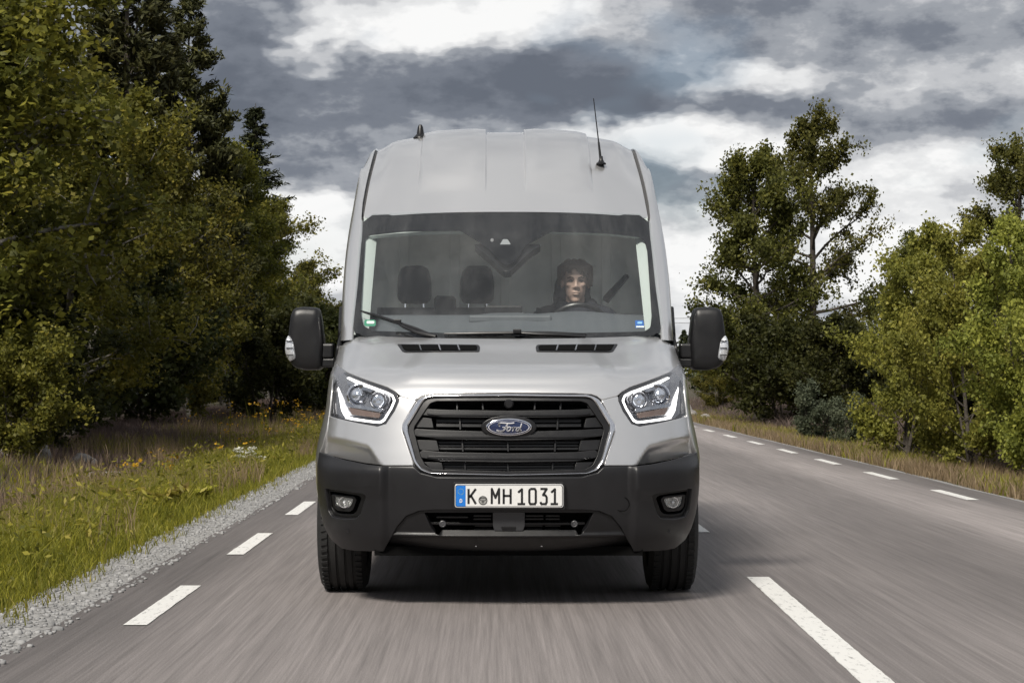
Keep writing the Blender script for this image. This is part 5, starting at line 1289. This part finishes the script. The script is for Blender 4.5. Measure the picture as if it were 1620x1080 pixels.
# one clump of white umbels
wx, wy = -2.98, 25.2; wc = empty('white_flower_clump', (wx, wy, float(ground_z(wx, wy))))
tag(wc, 'clump of white flower umbels on the left verge near the van', 'flowers')
cen = []; stk = []
for k in range(9):
    px, py_, h = r_.normal(0, .13), r_.normal(0, .25), r_.uniform(.24, .36); m_ = 26; a = r_.uniform(0, 2*math.pi, m_); q = np.sqrt(r_.uniform(0, 1, m_))*.06
    cen.append(np.stack([px + np.cos(a)*q, py_ + np.sin(a)*q, h + r_.normal(0, .008, m_)], 1)); stk.append(([np.array((px*.3, py_*.3, -.02)), np.array((px*.8, py_*.8, h*.6)), np.array((px, py_, h))], [.006, .004, .003]))
for cu, sk in zip(cen, stk):
    v, f = leaf_quads(cu, r_, .030, .028, 2.0); uo = add_obj('umbel', fast_mesh('umbel', v, f, 4, r_.uniform(0, 1, len(v)//4).repeat(4)), LM['white'], wc)
    add_obj('stalk', limbs_mesh('stalk', [sk], 5), mat('stalk_green', (.08, .10, .025), .7), uo)
# bright ferns
def fern(X, Y, h, label, seed):
    r2 = np.random.default_rng(seed); e = empty('fern', (X, Y, float(ground_z(X, Y)))); tag(e, label, 'fern', 'bright ferns on the left verge'); cen = []; ax = []; limbs = []
    for k in range(16):
        az = r2.uniform(0, 2*math.pi); ln = h*r2.uniform(.7, 1.15); d = np.array((math.cos(az), math.sin(az), 0)); pts = [d*ln*.75*u + np.array((0, 0, ln*(1.15*u - .55*u*u))) for u in np.linspace(0, 1, 7)]
        limbs.append((pts, [.006*(1-.7*u) for u in np.linspace(0, 1, 7)])); sd2 = np.cross(d, (0, 0, 1))
        for u in np.linspace(.15, .98, 20):
            i2 = u*6; j2 = min(int(i2), 5); p = pts[j2] + (pts[j2+1]-pts[j2])*(i2-j2); w_ = .11*h/.4*math.sin(min(1, (1-u)*1.5+.15)*math.pi/2)
            for s in (-1, 1): cen.append(p + sd2*s*w_*.5); ax.append(sd2*s + d*.3)
    v, f = leaf_quads(np.array(cen), r2, .10*h/.4, .030*h/.4, 1.5, np.array(ax)*3); add_obj('fronds', fast_mesh('fronds', v, f, 4, r2.uniform(.5, 1, len(cen)).repeat(4)), LM['grass'], e); add_obj('stems', limbs_mesh('stems', limbs, 5), mat('stalk_green'), e)
fern(-3.0, 17.8, .42, 'bright yellow-green fern, the larger of two beside the gravel', 3)
fern(-2.78, 18.9, .30, 'smaller bright fern just behind the larger one beside the gravel', 4)
# stones
ROCK = mat('granite', (.26, .245, .235), .9, bump=(14, .8, .03), vary=(6, .35, .05))
def boulder(X, Y, sx, sy, sz, label, seed, group):
    bm = bmesh.new(); bmesh.ops.create_icosphere(bm, subdivisions=3, radius=1); r2 = np.random.default_rng(seed); ph = r2.uniform(0, 6, 6)
    dirs = unit(r2.normal(0, 1, (9, 3))); cut = r2.uniform(.62, .95, 9)
    for v in bm.verts:
        p = np.array(v.co); 
        for d, c in zip(dirs, cut):
            q = p @ d
            if q > c: p = p - d*(q-c)*.85
        p = p*(1 + .05*math.sin(3*p[0]+ph[0])*math.sin(4*p[1]+ph[1]) + .03*math.sin(9*p[2]+ph[2]+5*p[0]))
        v.co = p*(sx, sy, sz)
    me = bpy.data.meshes.new('boulder'); bm.to_mesh(me); bm.free(); o = add_obj('boulder', me, ROCK); o.location = (X, Y, float(ground_z(X, Y)) + sz*.45); o.rotation_euler = (0, 0, r2.uniform(0, 6)); tag(o, label, 'boulder', group)
    me.polygons.foreach_set('use_smooth', [True]*len(me.polygons)); me.set_sharp_from_angle(angle=R(30))
gb = 'grey stones at the left forest edge'; gr2 = 'stones in the heap under the right mirror'
boulder(-5.55, 24.6, .30, .26, .20, 'pale grey boulder at the left forest edge, largest of its group', 1, gb)
boulder(-5.05, 25.2, .22, .2, .13, 'flat grey stone right of the largest boulder on the left', 2, gb)
boulder(-5.95, 25.6, .2, .22, .15, 'small grey stone left of the largest boulder', 3, gb)
boulder(-4.55, 24.0, .34, .25, .09, 'low flat rock in the brown heath on the left', 4, gb)
for k, (X, Y, a, c, lb) in enumerate(((5.25, 55, .32, .2, 'biggest stone at the bottom of the heap under the right mirror'), (5.62, 54, .26, .15, 'right-hand stone of the heap under the right mirror'), (5.05, 57, .25, .26, 'upright stone at the left of the heap beside the van'), (5.45, 58, .30, .30, 'stone at the top of the heap under the right mirror'), (5.85, 56.5, .22, .13, 'small outlying stone at the right end of the heap'), (5.55, 60.5, .34, .36, 'farthest stone of the heap, half behind the others'))):
    boulder(X, Y, a, a*.9, c, lb, 20+k, gr2)
# ================================================================== DRIVER
def remesh(name, parts, vox, m, parent=None, smooth=3, shape=None):
    """one continuous surface grown round tapered limbs: parts = list of (points, radii) or ('ell', centre, radii)"""
    mb = MB()
    for p in parts:
        if p[0] == 'ell':
            c, rr = p[1], p[2]; bm = bmesh.new(); bmesh.ops.create_icosphere(bm, subdivisions=3, radius=1)
            vs = [(v.co.x*rr[0]+c[0], v.co.y*rr[1]+c[1], v.co.z*rr[2]+c[2]) for v in bm.verts]; fs = [tuple(v.index for v in f.verts) for f in bm.faces]; bm.free(); mb.add(vs, fs)
        else:
            pts, rad = p; pts = [Vector(q) for q in pts]; rad = list(rad)
            P, Q = [], []
            for i in range(len(pts)-1):
                n = max(2, int((pts[i+1]-pts[i]).length/.02))
                for j in range(n): P.append(pts[i].lerp(pts[i+1], j/n)); Q.append(rad[i] + (rad[i+1]-rad[i])*j/n)
            P.append(pts[-1]); Q.append(rad[-1])
            d0 = (P[0]-P[1]).normalized(); d1 = (P[-1]-P[-2]).normalized()
            P = [P[0]+d0*Q[0]*.85, P[0]+d0*Q[0]*.5] + P + [P[-1]+d1*Q[-1]*.5, P[-1]+d1*Q[-1]*.85]; Q = [Q[0]*.35, Q[0]*.84] + Q + [Q[-1]*.84, Q[-1]*.35]
            mb.tube(P, Q, 14)
    me = mesh(name, mb.v, mb.f); bm = bmesh.new(); bm.from_mesh(me); bmesh.ops.recalc_face_normals(bm, faces=bm.faces); bm.to_mesh(me); bm.free()
    tmp = bpy.data.objects.new('tmp', me); C.objects.link(tmp)
    md = tmp.modifiers.new('r', 'REMESH'); md.mode = 'VOXEL'; md.voxel_size = vox
    ms = tmp.modifiers.new('s', 'SMOOTH'); ms.iterations = smooth; ms.factor = .5
    dg = bpy.context.evaluated_depsgraph_get(); new = bpy.data.meshes.new_from_object(tmp.evaluated_get(dg)); bpy.data.objects.remove(tmp); bpy.data.meshes.remove(me)
    new.name = name
    if shape: 
        co = np.empty(len(new.vertices)*3, np.float32); new.vertices.foreach_get('co', co); co = shape(co.reshape(-1, 3)); new.vertices.foreach_set('co', co.astype(np.float32).ravel()); new.update()
    new.polygons.foreach_set('use_smooth', [True]*len(new.polygons)); new.materials.clear()
    return add_obj(name, new, m, parent)
SKIN = mat('skin', (.50, .35, .285), .55, vary=(60, .06, .05)); HOODIE = mat('dark_hoodie', (.014, .016, .024), .95, bump=(260, .5, .002)); HAIR = mat('brown_hair', (.085, .058, .040), .6, bump=(220, .8, .004)); JEANS = mat('trousers', (.02, .025, .04), .9)
DX, DY = .41, 2.20       # the driver's place in the van
# all below in van coordinates; face towards -y
hx, hy, hz = DX, DY-.02, 1.685     # middle of the head
def lr(f): return [f(-1), f(1)]
body = [([(DX,DY+.02,1.00),(DX,DY+.03,1.14),(DX,DY+.02,1.32),(DX,DY+.02,1.46)], [.155,.145,.165,.120]),
        ([(DX-.16,DY+.02,1.478),(DX+.16,DY+.02,1.478)], [.062,.062]),
        ([(DX,DY+.03,1.44),(DX,DY,1.60)], [.060,.056]),
        ('ell', (hx, hy+.018, hz+.035), (.076, .098, .095)), ('ell', (hx, hy-.018, hz-.035), (.060, .072, .088)), ('ell', (hx, hy-.045, hz-.100), (.030, .030, .024)),
        ('ell', (hx, hy-.083, hz+.030), (.048, .016, .016)),
        ([(hx,hy-.088,hz+.012),(hx,hy-.104,hz-.026)], [.009,.0125]), ('ell', (hx-.012, hy-.096, hz-.032), (.009,.010,.008)), ('ell', (hx+.012, hy-.096, hz-.032), (.009,.010,.008)),
        ('ell', (hx, hy-.084, hz-.060), (.024, .012, .007)), ('ell', (hx, hy-.082, hz-.070), (.021, .012, .007)),
        ('ell', (hx-.040, hy-.066, hz-.014), (.020, .018, .016)), ('ell', (hx+.040, hy-.066, hz-.014), (.020, .018, .016))]
for s in (-1, 1):
    body.append(('ell', (hx+s*.078, hy+.012, hz-.005), (.010, .020, .032)))
    sh, el, wr2 = (DX+s*.195,DY+.02,1.465), (DX+s*.25,DY-.16,1.20), (DX+s*.178,DY-.365,1.365)
    body.append(([sh, el], [.058, .044])); body.append(([el, wr2], [.043, .027]))
    pm = (DX+s*.182, DY-.415, 1.395); body.append(([wr2, pm], [.028, .030])); body.append(('ell', pm, (.020, .036, .040)))
    for k, (dz, l) in enumerate(((.030, .040), (.011, .046), (-.008, .043), (-.026, .034))):
        k0 = (pm[0]+s*.004, pm[1]-.028, pm[2]+dz); k1 = (pm[0]-s*.006, pm[1]-.028-l*.55, pm[2]+dz+.004); k2 = (pm[0]-s*.030, pm[1]-.030-l*.5, pm[2]+dz+.002); k3 = (pm[0]-s*.036, pm[1]-.015, pm[2]+dz)
        body.append(([k0, k1, k2, k3], [.0095, .009, .0085, .0075]))
    body.append(([(pm[0]-s*.012, pm[1]+.004, pm[2]+.030), (pm[0]-s*.028, pm[1]-.016, pm[2]+.044), (pm[0]-s*.034, pm[1]-.036, pm[2]+.042)], [.012, .010, .008]))
    hp, kn, an_ = (DX+s*.09,DY,.96), (DX+s*.13,DY-.42,1.02), (DX+s*.12,DY-.60,.62)
    body.append(([hp, kn], [.088, .060])); body.append(([kn, an_], [.056, .040])); body.append(([an_, (DX+s*.125,DY-.74,.60)], [.042, .034]))
def face(co):
    x, y, z = co[:, 0]-hx, co[:, 1]-hy, co[:, 2]-hz
    for s in (-1, 1):      # eye hollows
        g_ = np.exp(-(((x-s*.031)/.015)**2 + ((z-.008)/.010)**2))*(y < -.03); co[:, 1] += .010*g_
    g_ = np.exp(-((x/.026)**2 + ((z+.0652)/.0035)**2))*(y < -.05); co[:, 1] += .006*g_
    return co
person = remesh('person', body, .0065, SKIN, None, 2, face)
tag(person, 'driver in a dark hooded top behind the wheel of the silver van', 'person')
person.location = (VAN_X, VAN_Y, 0)
tops = [([(DX,DY+.02,1.00),(DX,DY+.03,1.14),(DX,DY+.02,1.32),(DX,DY+.02,1.465)], [.172,.162,.182,.135]),
        ([(DX-.17,DY+.02,1.480),(DX+.17,DY+.02,1.480)], [.074,.074])]
for s in (-1, 1):
    tops.append(([(DX+s*.195,DY+.02,1.465), (DX+s*.25,DY-.16,1.20), (DX+s*.182,DY-.345,1.35)], [.072, .058, .040]))
for k in range(10):      # the hood bunched round the neck, with a collar edge at the front
    t = math.pi*(k/9)*1.55 - .43; tops.append(('ell', (DX + .098*math.cos(t), DY+.035 + .085*math.sin(t), 1.548 + .024*math.sin(t)), (.040, .040, .046)))
tops += [('ell', (DX-.05, DY+.10, 1.60), (.08, .05, .10)), ('ell', (DX+.03, DY+.12, 1.60), (.07, .05, .08))]
tp_ = remesh('hooded_top', tops, .011, HOODIE, person, 4)
hood_up = [('ell', (hx-.035, hy+.095, hz-.03), (.088, .05, .105)), ('ell', (hx-.078, hy+.06, hz-.06), (.034, .045, .075))]
hr = np.random.default_rng(12)
hair = [('ell', (hx+.002, hy+.032, hz+.052), (.086, .098, .084))]
for k in range(64):      # loose locks: over the crown, fringe and sides
    a = hr.uniform(-1.9, 1.9); e0 = np.array((hx + .045*math.sin(a), hy + .03 - .05*math.cos(a), hz + .118 + hr.uniform(-.01, .012)))
    fall = (hr.uniform(.018, .04) if -.45 < a < .05 else hr.uniform(.045, .085)) if abs(a) < 1.0 else hr.uniform(.09, .135); w_ = .092 + hr.uniform(-.004, .014)
    e1 = np.array((hx + w_*.93*math.sin(a), hy + .018 - .100*math.cos(a), hz + .092)); e2 = np.array((hx + w_*math.sin(a + hr.uniform(-.22, .22)), hy + .020 - .106*math.cos(a), hz + .108 - fall))
    hair.append(([tuple(e0), tuple(e1), tuple(e2)], [.015, .011, .004]))
remesh('hood_of_top', hood_up, .010, HOODIE, tp_, 3)
remesh('hair', hair, .005, HAIR, person, 1)
tro = []
for s in (-1, 1): tro.append(([(DX+s*.09,DY,.96), (DX+s*.13,DY-.42,1.02), (DX+s*.12,DY-.59,.66)], [.098, .072, .056]))
remesh('trousers', tro, .014, JEANS, person, 2)
BROW = mat('eyebrow', (.03, .022, .016), .7); EYE = mat('eye', (.10, .09, .085), .2)
for s in (-1, 1):
    MB().tube([(hx+s*.014, hy-.097, hz+.024), (hx+s*.032, hy-.094, hz+.029), (hx+s*.050, hy-.078, hz+.022)], [.0035, .0045, .002], 6).build('eyebrow', BROW, person, True)
    MB().tube([(hx+s*.019, hy-.078, hz+.009), (hx+s*.031, hy-.079, hz+.010), (hx+s*.043, hy-.071, hz+.008)], [.003, .0055, .003], 6).build('eye', EYE, person, True)

# ------------------------------------------------------------------ overhead wires across the road, far behind the van
WOOD = mat('pole_wood', (.10, .085, .07), .9, vary=(8, .3, .05)); WIRE = mat('wire', (.05, .05, .05), .6)
for X, lb in ((-15.5, 'wooden pole carrying the wires, behind the left trees'), (16.5, 'wooden pole carrying the wires, behind the right trees')):
    g_ = float(ground_z(X, 120)); e = empty('utility_pole', (X, 120, g_)); tag(e, lb, 'pole', 'poles of the overhead line')
    MB().tube([(0, 0, -.3), (0, 0, 4.55 - g_)], [.11, .08], 10).build('pole_shaft', WOOD, e, True)
    MB().box(-.05, .05, -.08, .08, 4.1 - g_, 4.5 - g_).build('bracket', STEEL, e)
for z, lb in ((4.45, 'upper thin wire crossing the sky between van and right mirror'), (4.17, 'lower thin wire crossing the sky between van and right mirror')):
    o = MB().tube([(x, 120, z - .10 + .10*((x-.5)/16)**2) for x in np.linspace(-15.5, 16.5, 24)], .014, 6).build('overhead_wire', WIRE, None, True); tag(o, lb, 'wire', 'overhead wires')
